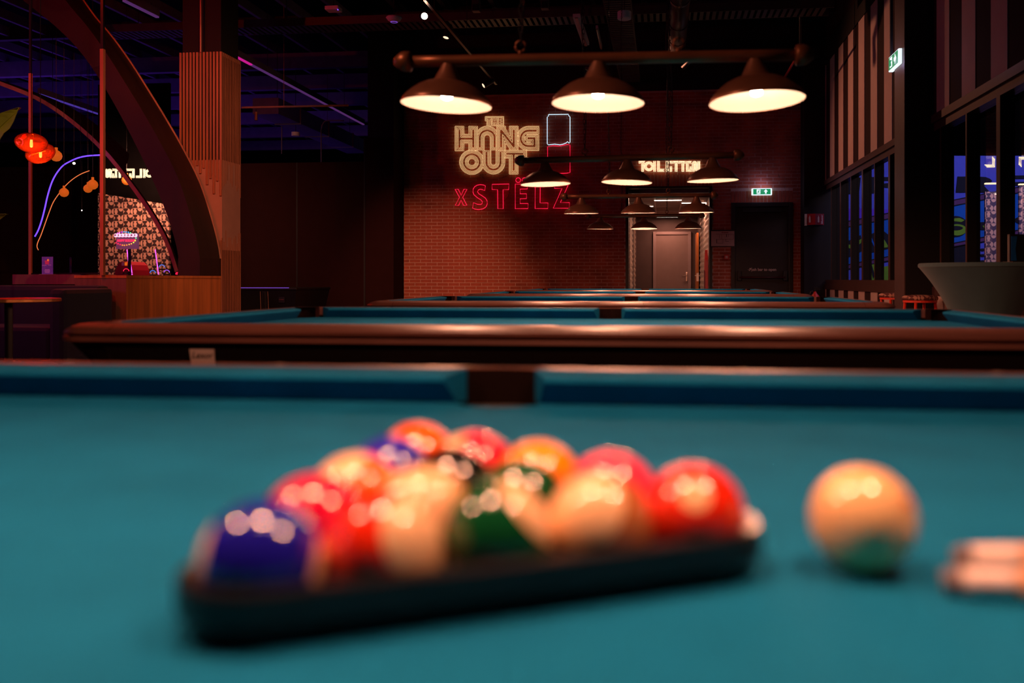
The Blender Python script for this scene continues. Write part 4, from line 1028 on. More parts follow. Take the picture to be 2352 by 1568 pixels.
# window reflections of a patterned wall and neon, built as pieces behind the glass
for k, (xa_, xb_, ya_, yb_, lb) in enumerate(((2263, 2290, 440, 640, 'tall patterned panel of pale half-round motifs behind the near window'), (2341, 2380, 425, 640, 'second patterned panel of pale motifs behind the near window, beside the display'))):
    a, b = P(xa_, ya_, Y=13.5), P(xb_, yb_, Y=13.5)
    o = empty('patterned_panel', ((a.x+b.x)/2, 13.5, 0)); tag(o, lb, 'wall panel', 'patterned panels behind the window')
    box('print_board', (-(b.x-a.x)/2, 0, 0), ((b.x-a.x)/2, 0.04, a.z), 'mosaic_window', o)
    box('light_bar', (-(b.x-a.x)/2, -0.02, P(xa_, 423+(k*0), Y=13.5).z if k == 0 else a.z), ((b.x-a.x)/2, 0.04, (P(xa_, 423, Y=13.5).z if k == 0 else a.z)+0.02), 'neon_cream', o)
light('AREA', 'window_room_light', (5.2, 11.8, 3.6), 45, (1.0, 0.7, 0.75), size=(1.6, 0.3), target=(5.0, 13.5, 1.6))  # bare lamp that lights the reflection panels
for pts_, lb, ax in (([(2264, 381), (2282, 381), (2282, 362)], 'corner-shaped cream neon letter behind the near window beside a brown mullion', 0), ([(2343, 381), (2343, 363), (2372, 363)], 'cream neon letter behind the near window above the display', 1)):
    e = empty('neon_letter', P(pts_[0][0], pts_[0][1], Y=13.4)); tag(e, lb, 'neon letter')  # window reflection of a sign, built as real tubes
    for dd in (-3, 0, 3):
        q = [(x-(dd if ax == 0 else -dd)*0.8+0, y-dd*0.8*(1 if ax == 0 else -1)) for x, y in pts_]
        MB().tube([P(x, y, Y=13.4)-e.location for x, y in q], 0.007, 5).build('tube', 'neon_cream', e)
    MB().tube([(0, 0.02, 0), (0, 0.02, 5.98-e.location.z)], 0.0012, 4).build('hanger', 'pocket_hole', e)

# ================================================================== LEFT SIDE: COUNTER, ARCHES, SLATTED COLUMN, LOUNGE
XCC = -5.85                                    # counter side face
CTZ = ZC+9*9.7/F
yn = P(290, 640, X=XCC).y; yfr = P(510, 640, X=XCC).y-0.03
xl_ = P(172, 640, Y=yn).x
cn = empty('bar_counter', ((XCC+xl_)/2, (yn+yfr)/2, 0)); tag(cn, 'oak clad bar counter beside the slatted column', 'counter')
o_ = Vector(cn.location)
def cb(nm, a, b, m, bev=0.0): return box(nm, tuple(Vector(a)-o_), tuple(Vector(b)-o_), m, cn, bev)
cb('core', (xl_+0.02, yn+0.02, 0), (XCC-0.02, yfr, CTZ-0.03), 'black_metal')
cb('counter_top', (xl_-0.005, yn-0.006, CTZ-0.03), (XCC+0.006, yfr, CTZ), 'oak')
nP = 6
for k in range(nP):
    y0, y1 = yn+(yfr-yn)*k/nP, yn+(yfr-yn)*(k+1)/nP
    o = cb('plank', (XCC-0.02, y0+0.001, 0), (XCC-random.uniform(0, 0.0015), y1-0.001, CTZ-0.032), 'oak')
for k in range(2):
    x0, x1 = xl_+(XCC-xl_)*k/2, xl_+(XCC-xl_)*(k+1)/2
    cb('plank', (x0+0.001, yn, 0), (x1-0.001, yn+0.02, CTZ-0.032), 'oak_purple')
sh0 = P(30, 640, Y=yn+0.25).x
shelf = empty('back_shelf', ((sh0+xl_)/2, yn+0.3, 0)); tag(shelf, 'long oak shelf panel behind the navy sofa', 'shelf')
o2_ = Vector(shelf.location); zsl = ZC-(653-CY)*9.9/F
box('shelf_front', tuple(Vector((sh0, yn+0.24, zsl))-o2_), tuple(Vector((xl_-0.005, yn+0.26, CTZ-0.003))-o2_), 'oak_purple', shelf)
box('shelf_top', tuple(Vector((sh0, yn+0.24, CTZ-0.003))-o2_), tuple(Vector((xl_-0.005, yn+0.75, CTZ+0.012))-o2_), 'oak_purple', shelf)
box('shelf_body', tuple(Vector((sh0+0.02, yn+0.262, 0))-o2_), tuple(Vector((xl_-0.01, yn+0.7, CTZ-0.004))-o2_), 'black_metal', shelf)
# posts and glass
post_x = []
for px0, px1, ytop, dep, lb in ((229, 243, 112, 9.75, 'oak post rising from the counter beside the big arch'), (65, 75, 168, 10.9, 'oak post at the far end of the glass screen behind the copper lamps')):
    a, b = P(px0, 632, d=dep), P(px1, 632, d=dep); w = (b-a).length*0.62; zt = ZC+(CY-ytop)*dep/F
    e = empty('screen_post', (a.x+w/2, a.y+w/2, CTZ)); tag(e, lb, 'post', 'posts of the glass screen')
    box('post', (-w/2, -w/2, 0), (w/2, w/2, zt-CTZ), 'slat_wood', e, 0.003); box('upper_post', (-w/2+0.005, -w/2+0.005, zt-CTZ), (w/2-0.005, w/2-0.005, 6.0-CTZ), 'black_metal', e)
    post_x.append((e, w))
pa, pb = Vector(post_x[0][0].location), Vector(post_x[1][0].location)
gl = empty('glass_screen', (pa+pb)/2); gl.location.z = CTZ+0.013; tag(gl, 'clear glass screen between the two oak posts', 'glass screen')
d_ = (pa-pb); L_ = d_.length; gl.rotation_euler = (0, 0, math.atan2(d_.y, d_.x))
box('pane', (-L_/2+0.06, -0.004, 0.01), (L_/2-0.06, 0.004, 2.3), 'pane_glass', gl)
box('bottom_channel', (-L_/2+0.05, -0.012, 0.0), (L_/2-0.05, 0.012, 0.018), 'black_metal', gl)
# big arch: box section, front face and outer face
YA0, YA1 = 10.72, 11.26
outer_px = [(70, -120), (150, 0), (196, 55), (241, 117), (288, 191), (329, 258), (370, 330), (408, 406), (434, 483), (452, 550), (459, 592)]
inner_px = [(-60, -80), (52, 0), (90, 30), (128, 61), (179, 112), (227, 179), (272, 256), (318, 345), (356, 425), (386, 500), (404, 560), (410, 592)]
oc = smooth_pts([P(x, y, Y=YA0) for x, y in outer_px], 4); ic = smooth_pts([P(x, y, Y=YA0) for x, y in inner_px], 4)
def resamp(pl, n):
    cum = [0]
    for i in range(len(pl)-1): cum.append(cum[-1]+(pl[i+1]-pl[i]).length)
    out = []
    for k in range(n):
        t = cum[-1]*k/(n-1); i = max(j for j in range(len(cum)) if cum[j] <= t+1e-9); i = min(i, len(pl)-2)
        s = cum[i+1]-cum[i]; out.append(pl[i].lerp(pl[i+1], (t-cum[i])/s if s > 0 else 0))
    return out
oc, ic = resamp(oc, 36), resamp(ic, 36)
ar = empty('timber_arch', (oc[-1].x-0.14, (YA0+YA1)/2, CTZ)); tag(ar, 'big dark curved timber arch standing on the bar counter', 'arch', 'timber arches over the bar')
o3_ = Vector(ar.location); mb = MB(); n = 36
vs = [v-o3_ for v in oc]+[Vector((v.x, YA1, v.z))-o3_ for v in oc]+[v-o3_ for v in ic]+[Vector((v.x, YA1, v.z))-o3_ for v in ic]
fs = []
for i in range(n-1):
    fs += [(i, i+1, n+i+1, n+i), (2*n+i, 2*n+i+1, i+1, i), (2*n+i, 3*n+i, 3*n+i+1, 2*n+i+1), (3*n+i, n+i, n+i+1, 3*n+i+1)]
mb.add(vs, fs).build('arch_body', 'arch_ply', ar)
MB().tube([Vector((v.x+0.004, YA1-0.012, v.z+0.004))-o3_ for v in oc], 0.014, 4).build('edge_trim', 'arch_edge', ar)
zb_ = oc[-1].z
box('arch_foot', tuple(Vector((ic[-1].x-0.004, YA0-0.004, CTZ))-o3_), tuple(Vector((oc[-1].x+0.004, YA1, zb_))-o3_), 'arch_ply', ar)
# second arch: thin bent plywood further back
low_px = [(-140, 152), (-60, 175), (0, 196), (80, 228), (140, 265), (200, 314), (250, 365), (300, 430), (345, 495), (380, 560), (402, 625)]
YB0, YB1 = 11.75, 12.05+0.3
lo = resamp(smooth_pts([P(x, y, Y=YB0) for x, y in low_px], 4), 32)
ar2 = empty('timber_arch', (lo[-1].x, YB0, lo[-1].z)); tag(ar2, 'slender bent plywood arch behind the glass screen', 'arch', 'timber arches over the bar')
o4_ = Vector(ar2.location); n = 32; up_ = []
for i in range(n):
    t = (lo[min(n-1, i+1)]-lo[max(0, i-1)]).normalized(); up_.append(lo[i]+Vector((-t.z, 0, t.x))*-0.0+Vector((abs(t.z), 0, abs(t.x)))*0.055)
xk = P(236, 345, Y=YB0).x; yb1 = [YB1 if v.x < xk else max(YB0+0.05, YB1-(v.x-xk)*2.2) for v in lo]
vs = [v-o4_ for v in lo]+[v-o4_ for v in up_]+[Vector((v.x, yb1[i], v.z))-o4_ for i, v in enumerate(up_)]+[Vector((v.x, yb1[i], v.z))-o4_ for i, v in enumerate(lo)]
fs = [(i+j*n, i+1+j*n, i+1+((j+1) % 4)*n, i+((j+1) % 4)*n) for j in range(4) for i in range(n-1)]
MB().add(vs, fs).build('arch_body', 'arch_ply', ar2)
vs = [v+Vector((0, -0.006, 0))-o4_ for v in lo]+[v+Vector((0, -0.006, 0))-o4_ for v in up_]+[v-o4_ for v in up_]+[v-o4_ for v in lo]
MB().add(vs, fs).build('edge_band', 'arch_edge', ar2)
# slatted column
XC1 = -5.80; YC0 = 11.30
xc0 = P(412, 500, Y=YC0).x; xc1 = P(510, 500, Y=YC0).x; YC1 = P(554, 500, X=xc1).y
colo = struct(empty('wall_slatted_column', ((xc0+xc1)/2, (YC0+YC1)/2, 0))); o5_ = Vector(colo.location)
ztc = P(460, 120, Y=YC0).z
box('core', tuple(Vector((xc0+0.03, YC0+0.03, 0))-o5_), tuple(Vector((xc1-0.03, YC1-0.03, 6.0))-o5_), 'wall_black', colo)
zA, zB = P(460, 475, Y=YC0).z, P(460, 345, Y=YC0).z
box('plain_panel', tuple(Vector((xc0+0.02, YC0+0.012, 0))-o5_), tuple(Vector((xc1-0.008, YC1-0.02, ztc-0.05))-o5_), 'pocket_hole', colo)
zp0, zp1 = P(530, 575, X=xc1).z, P(530, 372, X=xc1).z
box('pale_panel', tuple(Vector((xc0+0.016, YC0+0.010, zp0))-o5_), tuple(Vector((xc1-0.0065, YC1-0.012, zp1))-o5_), 'panel_pale', colo)
nf = 13
fy = [400, 392, 388, 396, 385, 380, 398, 386, 424, 410, 445, 416, 450]; fl = [600, 590, 585, 592, 580, 575, 582, 570, 566, 574, 560, 568, 552]
for k in range(nf):
    xx = xc0+0.018+(xc1-xc0-0.036)*k/(nf-1)
    for z0, z1 in ((P(460, fy[k], Y=YC0).z, ztc), (0.0, P(460, fl[k], Y=YC0).z)):
        box('slat', tuple(Vector((xx-0.0125, YC0-0.008, z0))-o5_), tuple(Vector((xx+0.0125, YC0+0.014, z1))-o5_), 'slat_wood', colo)
ns = 12
syy = [438, 430, 424, 416, 380, 421, 428, 378, 424, 436, 428, 450]; sll = [548, 556, 530, 568, 545, 545, 560, 546, 541, 558, 534, 533]
for k in range(ns):
    yy = YC0+0.018+(YC1-YC0-0.036)*k/(ns-1)
    for z0, z1 in ((P(530, syy[k], X=xc1).z, ztc), (0.0, P(530, sll[k], X=xc1).z)):
        box('slat', tuple(Vector((xc1-0.012, yy-0.0115, z0))-o5_), tuple(Vector((xc1-0.003, yy+0.0115, z1))-o5_), 'slat_wood', colo)
cp_ = P(461, 120, Y=YC0-0.03)
MB().tube([cp_-o5_, Vector((cp_.x, cp_.y, 6.0))-o5_], 0.012, 8).build('conduit', 'arch_edge', colo)
# reflected wallpaper and mirrored sign built as objects, and arcade things, behind the glass
YG = 13.9
pw = empty('wallpaper_wall', P(316, 640, Y=YG)); pw.location.z = 0; tag(pw, 'wall panel papered with black and tan half-round motifs behind the glass screen', 'wall panel')
a_, b_ = P(225, 632, Y=YG), P(389, 632, Y=YG); zL, zR = P(243, 443, Y=YG).z, P(389, 470, Y=YG).z
MB().prism([(a_.x-pw.location.x, 0), (b_.x-pw.location.x, 0), (b_.x-pw.location.x, zR), (a_.x-pw.location.x, zL)], 0, 0.05, 'y').build('paper_board', 'mosaic_print', pw)
MB().prism([(a_.x-pw.location.x, zL+0.003), (b_.x-pw.location.x, zR+0.003), (b_.x-pw.location.x, 4.2), (a_.x-pw.location.x, 4.2)], 0.0, 0.05, 'y').build('black_header', 'pocket_hole', pw)
light('AREA', 'wallpaper_downlight', (P(320, 500, Y=13.0).x, 13.1, 2.9), 60, (1.0, 0.42, 0.26), size=(0.8, 0.2), target=(P(320, 560, Y=YG).x, YG, 1.4))  # unseen fill lamp added to brighten the reflected wallpaper
toilet_sign(lambda v: 350-v*0.78, YG-0.004, 'cream neon toilet sign seen mirrored through the glass screen', lambda x, y: (350-(x-1482.0)*0.865, 388.5+(y-371)*0.865), [0.8, 2.6], 'neon_cream', 0.0042, 1)  # the reflected sign is built as mirrored tubes behind the glass
wsn = empty('welcome_sign', P(293, 552, Y=12.3)); tag(wsn, 'lit marquee sign reading WELCOME HAPPY ROLLING with coloured bulbs', 'sign')
k_ = 12.3*1.04/F
box('board', (-29*k_, 0, -20*k_), (26*k_, 0.03, 16*k_), mat('sign_board', (0.14, 0.05, 0.10), 0.6, emit=(0.5, 0.12, 0.3), estr=0.25), wsn)
mat('disc_pink', (0.8, 0.6, 0.7), 0.5, emit=(1.0, 0.55, 0.72), estr=1.3); emis('text_red', (1.0, 0.02, 0.08), 1.6); emis('text_maroon', (0.35, 0.01, 0.08), 0.6)
for i, ch in enumerate('WELCOME'):
    cx_ = (-31.2+8.2*i+2.5)*k_; 
    o = MB().lathe([(0.0, -0.02), (4.3*k_, -0.018), (4.5*k_, 0.0)], 16, cap=False).build('letter_disc', 'disc_pink', wsn); o.rotation_euler = (math.pi/2, 0, 0); o.rotation_euler = (-math.pi/2, 0, 0); o.scale = (1, 1, 1); o.location = (cx_, -0.001, 12*k_); o.rotation_euler = (math.pi/2, 0, 0); o.scale = (1, 1, -1)
    text_mesh('letter', ch, 5.2*k_, 'text_maroon', wsn, (cx_, -0.026, 12*k_), bold=0.002)
text_mesh('message', 'HAPPY ROLLING', 7.4*k_, 'text_red', wsn, (-3*k_, -0.006, -0.5*k_), shear=0.2, bold=0.002, sx=0.84)
bulbs = [(-23, 17, 6), (-18, 18.5, 6), (-12.5, 19.5, 5), (-7, 20, 4), (-1.5, 19.7, 4), (4, 19, 4), (9.5, 17.5, 3), (23, 5, 3), (21, -0.5, 2), (17, -5, 2), (11.5, -8, 1), (6, -9.6, 1), (0, -11, 0), (-6, -11.5, 0), (-11, -11.2, 0), (-16.5, -10, 7), (-22, -8, 7), (-27, -5.5, 7)]
cols = [(1, .25, .03), (1, .4, .06), (.55, .8, .05), (.1, .8, .3), (.02, .35, 1), (.4, .03, 1), (1, .1, .7), (1, .02, .06)]
for i, c in enumerate(cols): emis('bulb_col_%d' % i, c, 1.6)
bpm = {}
for x, z, c in bulbs:
    if c not in bpm:
        o = MB().lathe([(0, -1.6*k_), (1.1*k_, -1.2*k_), (1.6*k_, 0), (1.1*k_, 1.2*k_), (0, 1.6*k_)], 10).build('marquee_bulb', 'bulb_col_%d' % c, wsn, smooth=True); bpm[c] = o
    else: o = obj_copy(bpm[c], wsn)
    o.location = (x*k_, -0.02, z*k_)
box('sign_post', (-2*k_, 0.03, P(300, 632, Y=12.3).z-wsn.location.z), (2*k_, 0.07, -10*k_), 'black_metal', wsn)
wsn_z = wsn.location.z
pk_ = empty('neon_stand', P(298, 632, Y=12.6)); tag(pk_, 'pair of pink neon tubes leaning under the welcome sign', 'neon light')
for (x0_, x1_) in ((291.5, 298.5), (295.3, 303.2)):
    MB().tube([P(x0_, 573, Y=12.6)-pk_.location, P(x1_, 627, Y=12.6)-pk_.location], 0.007, 6).build('tube', 'neon_pink', pk_); MB().tube([P(x1_, 628.5, Y=12.6)-pk_.location, P(x1_+.2, 631, Y=12.6)-pk_.location], 0.008, 6).build('tube_end', 'neon_pink', pk_)
pk2 = empty('neon_stand', P(361, 632, Y=12.6)); tag(pk2, 'single pink neon tube leaning in front of the wallpaper wall', 'neon light')
MB().tube([P(356.5, 573, Y=12.6)-pk2.location, P(364, 630, Y=12.6)-pk2.location], 0.007, 6).build('tube', 'neon_pink', pk2)
bbz = P(300, 632.5, Y=12.3).z; bx0, bx1 = P(232, 640, Y=12.1).x, P(418, 640, Y=12.1).x
bb = empty('back_bar', ((bx0+bx1)/2, 12.4, 0)); tag(bb, 'low black back bar behind the counter carrying the pink tubes', 'counter'); hw = (bx1-bx0)/2
box('body', (-hw, -0.28, 0), (hw, 0.3, bbz-0.03), 'black_metal', bb); box('top', (-hw-0.01, -0.3, bbz-0.03), (hw+0.01, 0.32, bbz), 'black_metal', bb)
rm = empty('arcade_machine', P(285, 632, Y=12.9)); rm.location.z = 0; tag(rm, 'dark red rounded arcade machine behind the counter', 'arcade machine')
q = [(x, y) for x, y in ((262, 632), (266, 618), (271, 606), (279, 600), (289, 601), (296, 608), (300, 620), (302, 632))]
MB().prism([(P(x, y, Y=12.9).x-rm.location.x, P(x, y, Y=12.9).z) for x, y in q]+[(P(302, 632, Y=12.9).x-rm.location.x, 0), (P(262, 632, Y=12.9).x-rm.location.x, 0)], -0.0, 0.5, 'y').build('cabinet', 'machine_red', rm)
for x, y, m in ((282, 606, 'paper'), (289, 606, 'balloon')):
    p = P(x, y, Y=12.89)-rm.location; o = box('price_card', (-0.02, -0.008, -0.025), (0.02, -0.002, 0.025), m, rm); o.location = (p.x, 0, p.z+0.0); o.location.z = P(x, y, Y=12.89).z
emis('ring_blue', (0.1, 0.25, 1.0), 0.8); emis('ring_violet', (0.45, 0.1, 1.0), 0.9)
for (x, y, m, lb) in ((351, 627, 'ring_blue', 'small blue lit ring behind the counter near the pink tube'), (383, 626, 'ring_violet', 'small violet lit ring behind the counter by the arch foot'), (372, 614, 'ring_blue', 'pale blue lit arc behind the counter above the rings'), (290, 623, 'neon_red', 'red lit ring on the counter by the red machine')):
    e = empty('light_ring', P(x, y+6, Y=12.2)); tag(e, lb, 'ring light'); MB().tube([P(x+6.5*math.cos(a), y-6*math.sin(a), Y=12.2)-e.location for a in [math.pi*(0.02+0.96*i/12) for i in range(13)]], 0.006, 5).build('arc_tube', m, e)
    MB().lathe([(0.0, 0), (0.05, 0), (0.045, 0.02)], 12).build('base', 'black_metal', e)
rt = empty('red_light_wand', P(408, 630, Y=12.4)); tag(rt, 'short red glowing wand beside the arch foot', 'neon light'); MB().tube([P(405, 630, Y=12.4)-rt.location, P(410, 613, Y=12.4)-rt.location], [0.018, 0.004], 6).build('wand_tube', 'neon_red', rt)
# neon arcs behind the glass
for pts_, m, lb, r, yy_ in (([(80, 543), (88, 528), (96, 505), (103, 478), (108, 455), (115, 430), (122, 412), (132, 395), (145, 380), (160, 371), (178, 363), (200, 358), (230, 356)], 'neon_blue', 'long blue violet neon arc behind the glass screen', 0.010, 11.6),
                    ([(88, 574), (85, 566), (87, 556), (94, 540), (103, 515), (113, 487), (122, 465), (133, 448), (147, 430), (165, 413), (185, 400), (205, 392)], 'neon_orange', 'orange red neon arc behind the glass screen under the blue arc', 0.006, 11.48)):
    e = empty('neon_arc', P(*pts_[0], Y=yy_)); tag(e, lb, 'neon light'); MB().tube([v-e.location for v in smooth_pts([P(x, y, Y=yy_) for x, y in pts_], 5)], r, 6).build('tube', m, e, smooth=True)
    p = P(*pts_[-2], Y=yy_)-e.location; MB().tube([p, (p.x, p.y, 5.98-e.location.z)], 0.002, 4).build('hanger', 'black_metal', e)
sb = empty('spot_bulb', P(170, 375, Y=11.3)); tag(sb, 'tiny bright warm spot bulb on the blue arc', 'lamp'); MB().lathe([(0, -0.018), (0.014, -0.01), (0.018, 0), (0.014, 0.01), (0, 0.018)], 10).build('bulb', 'spot_glow', sb, smooth=True); MB().tube([(0, 0, 0.015), (0, 0, 5.98-sb.location.z)], 0.002, 5).build('cord', 'black_metal', sb)
sb2 = empty('spot_bulb', P(188, 483, Y=12.4)); tag(sb2, 'tiny bright spot bulb low in the dark behind the glass screen', 'lamp'); MB().lathe([(0, -0.012), (0.01, 0), (0, 0.012)], 8).build('bulb', 'spot_glow', sb2, smooth=True); MB().tube([(0, 0, 0.01), (0, 0, 5.98-sb2.location.z)], 0.002, 5).build('cord', 'black_metal', sb2)
for (x, y, r, lb) in ((129, 358, 13, 'orange balloon-shaped lamp right behind the copper pendants'), (147, 442, 10.5, 'lone orange balloon-shaped lamp on the orange arc'), (202, 433, 10, 'lower of two orange balloon-shaped lamps touching each other'), (213, 424, 11.5, 'upper of two orange balloon-shaped lamps touching each other'), (291, 414, 11, 'orange balloon-shaped lamp below the mirrored toilet sign')):
    e = empty('balloon_lamp', P(x, y, Y=(11.62 if x == 202 else 11.38) if x < 250 else 13.5)); k2 = (11.3 if x < 250 else 13.5)*1.07/F; tag(e, lb, 'lamp', 'orange balloon lamps'); R_ = r*k2
    MB().lathe([(0, -R_), (R_*.5, -R_*.87), (R_*.87, -R_*.5), (R_, 0), (R_*.87, R_*.5), (R_*.5, R_*.87), (R_*.25, R_*1.0)], 18).build('globe', 'balloon', e, smooth=True)
    MB().lathe([(R_*.25, R_*.96), (R_*.25, R_*1.5), (0, R_*1.5)], 12).build('socket', 'balloon', e); MB().tube([(0, 0, R_*1.5), (0, 0, 5.9-e.location.z)], 0.003, 5).build('cord', 'black_metal', e)
# copper glass pendants; the third is an unseen extra added to redden the arch
for (x, y, rx, ry, tl, dep, lb) in ((72, 328, 36, 23, 0.10, 8.6, 'copper glass melted-globe pendant lamp, the upper one with a clear filament'), (93, 352, 33, 22, -0.35, 9.0, 'copper glass melted-globe pendant lamp hanging just behind the upper one'), (70, -120, 34, 22, 0.2, 9.6, 'copper glass melted-globe pendant lamp hung high beside the arch crown')):
    e = empty('copper_pendant', P(x, y, d=dep)); k2 = dep/F; tag(e, lb, 'pendant lamp', 'copper glass pendants')
    bm = bmesh.new(); bmesh.ops.create_uvsphere(bm, u_segments=40, v_segments=24, radius=1.0)
    for v in bm.verts:
        p = v.co.copy(); bumps = 0
        for c_, h_, w_ in (((0.75, -0.6, -0.05), -0.28, 0.30), ((-0.35, -0.9, -0.1), -0.20, 0.28), ((0.1, 0.8, 0.4), 0.15, 0.5), ((-0.8, 0.1, 0.3), 0.12, 0.5), ((0.2, -0.7, -0.8), 0.15, 0.4)):
            cc = Vector(c_).normalized(); bumps += h_*math.exp(-((p-cc).length/w_)**2)
        v.co = p*(1+bumps)
    me = bpy.data.meshes.new('glass_globe'); bm.to_mesh(me); bm.free()
    for p in me.polygons: p.use_smooth = True
    me.materials.append(MATS['copper_glass']); g = bpy.data.objects.new('glass_globe', me); COL.objects.link(g); g.parent = e; g.scale = (rx*k2, rx*k2*0.8, ry*k2); g.rotation_euler = (0, tl, 0)
    MB().lathe([(0, -0.045), (0.012, -0.04), (0.014, -0.01), (0.010, 0.03), (0, 0.032)], 12).build('filament_bulb', 'spot_glow', e, smooth=True)
    MB().lathe([(0.016, 0.03), (0.016, 0.075), (0.022, 0.08), (0.022, ry*k2*0.95), (0.0, ry*k2)], 14).build('socket', 'black_metal', e)
    MB().tube([(0, 0, ry*k2*0.9), (0, 0, 5.95-e.location.z)], 0.004, 6).build('cord', 'black_metal', e)
    light('POINT', 'pendant_glow', (0.0, 0.0, -0.06), 26 if y > 0 else 130, (1.0, 0.30, 0.10), 0.02, parent=e)
# plant with banana-like leaves at the left edge
plp = P(-70, 700, d=8.2); plant = empty('potted_banana_plant', (plp.x, plp.y, 0)); tag(plant, 'broad-leaved banana plant at the lounge edge', 'plant')
def leaf(base, tip, width, bend, nm='leaf'):
    base, tip = Vector(base), Vector(tip); n = 14; vs = []; ax = (tip-base); side = ax.cross(Vector((0.25, -1, 0.1))).normalized()
    for i in range(n+1):
        t = i/n; c = base.lerp(tip, t)+Vector((0, -bend*math.sin(math.pi*t), 0)); wv = width*math.sin(math.pi*min(1, 0.08+0.92*t))**0.6*(1-0.25*t)*(0.86+0.14*math.cos(t*23))
        vs += [c-side*wv+Vector((0, -0.03, 0)), c, c+side*wv+Vector((0, -0.03, 0))]
    fs = []
    for i in range(n):
        for j in (0, 1): fs.append((i*3+j, i*3+j+1, i*3+j+4, i*3+j+3))
    o = MB().add(vs, fs).build(nm, 'leaf_green', plant, recalc=False); md = o.modifiers.new('thick', 'SOLIDIFY'); md.thickness = 0.004
    MB().tube([base.lerp(tip, i/8)+Vector((0, -bend*math.sin(math.pi*i/8)-0.004, 0)) for i in range(9)], [0.010-0.001*i for i in range(9)], 6).build('midrib', 'leaf_green', o)
pl0 = Vector(plant.location)
leaf(P(-75, 420, d=8.2)-pl0, P(48, 248, d=8.1)-pl0, 0.155, 0.10)
leaf(P(-60, 540, d=8.2)-pl0, P(19, 492, d=8.0)-pl0, 0.06, 0.06)
leaf(P(-110, 420, d=8.2)-pl0, P(-160, 260, d=8.4)-pl0, 0.15, -0.1)
for a in ((-75, 420), (-60, 540), (-110, 420)): MB().tube([P(*a, d=8.2)-pl0, (0.0, 0, 0.42)], [0.012, 0.02], 6).build('stem', 'leaf_green', plant)
MB().lathe([(0.0, 0), (0.15, 0), (0.19, 0.40), (0.175, 0.40), (0.16, 0.36), (0.0, 0.36)], 20).build('pot', 'black_metal', plant)
# sofa, side table, flyer
ys_ = yn-0.06
sx0, sx1 = P(12, 700, Y=ys_).x, P(168, 700, Y=ys_-0.7).x
sz = ZC-(656-CY)*9.0/F
so = empty('sofa', ((sx0+sx1)/2, ys_-0.4, 0)); tag(so, 'navy blue upholstered booth sofa in front of the oak shelf', 'sofa'); w = (sx1-sx0)/2
box('backrest', (-w, 0.18, 0.10), (w-0.05, 0.38, sz), 'navy_fabric', so, 0.05); box('seat', (-w, -0.42, 0.12), (w-0.17, 0.20, 0.46), 'navy_fabric', so, 0.04); box('armrest', (w-0.17, -0.44, 0.10), (w, 0.37, sz-0.03), 'navy_fabric', so, 0.05)
for x in (-w+0.08, w-0.08):
    for y in (-0.38, 0.32): MB().lathe([(0.02, 0), (0.025, 0.11)], 8, (x, y, 0)).build('foot', 'black_metal', so)
tb = P(20, 690, d=7.2); tbo = empty('side_table', (tb.x, tb.y, 0)); tag(tbo, 'round brass-edged table in front of the navy sofa', 'table'); tz_ = ZC-(685-CY)*7.2/F
MB().lathe([(0.0, tz_-0.03), (0.37, tz_-0.03), (0.375, tz_-0.025), (0.375, tz_-0.004), (0.37, tz_), (0.0, tz_)], 40).build('tabletop', 'brass', tbo); MB().lathe([(0.2, 0), (0.2, 0.02), (0.03, 0.04), (0.03, tz_-0.03)], 20).build('pedestal', 'black_metal', tbo)
fl_ = empty('drinks_flyer', P(109, 632, Y=yn+0.42)); fl_.location.z = CTZ+0.012; tag(fl_, 'purple drinks flyer in an acrylic stand on the oak shelf', 'flyer'); k3 = 10.0/F
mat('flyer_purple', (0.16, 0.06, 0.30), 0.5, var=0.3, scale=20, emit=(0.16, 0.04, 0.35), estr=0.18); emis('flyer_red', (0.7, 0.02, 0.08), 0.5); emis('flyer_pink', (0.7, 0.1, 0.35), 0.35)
box('card', (-14*k3, -0.003, 0.0), (14*k3, 0.003, 42*k3), 'flyer_purple', fl_); box('stand_foot', (-14*k3, -0.05, -0.001), (14*k3, 0.05, 0.003), 'white_plastic', fl_)
MB().prism([(-5*k3, 24*k3), (4*k3, 24*k3), (5*k3, 33*k3), (-6*k3, 33*k3)], -0.006, -0.003, 'y').build('glass_picture', 'flyer_red', fl_); o = MB().lathe([(0, 0), (2.5*k3, 0)], 12, cap=False).build('fruit_slice', 'balloon', fl_); o.rotation_euler = (math.pi/2, 0, 0); o.location = (2.5*k3, -0.007, 34*k3)
mb = MB()
for i, (x0_, x1_, z) in enumerate(((-13, -2, 21), (2, 10, 21.6), (-6, 6, 11), (-7, 7, 8.6), (-6.5, 6.5, 6.2), (-6, 6, 3.8))): mb.box((x0_*k3, -0.0045, z*k3), (x1_*k3, -0.003, (z+1.4)*k3))
mb.build('flyer_text', 'flyer_pink', fl_)
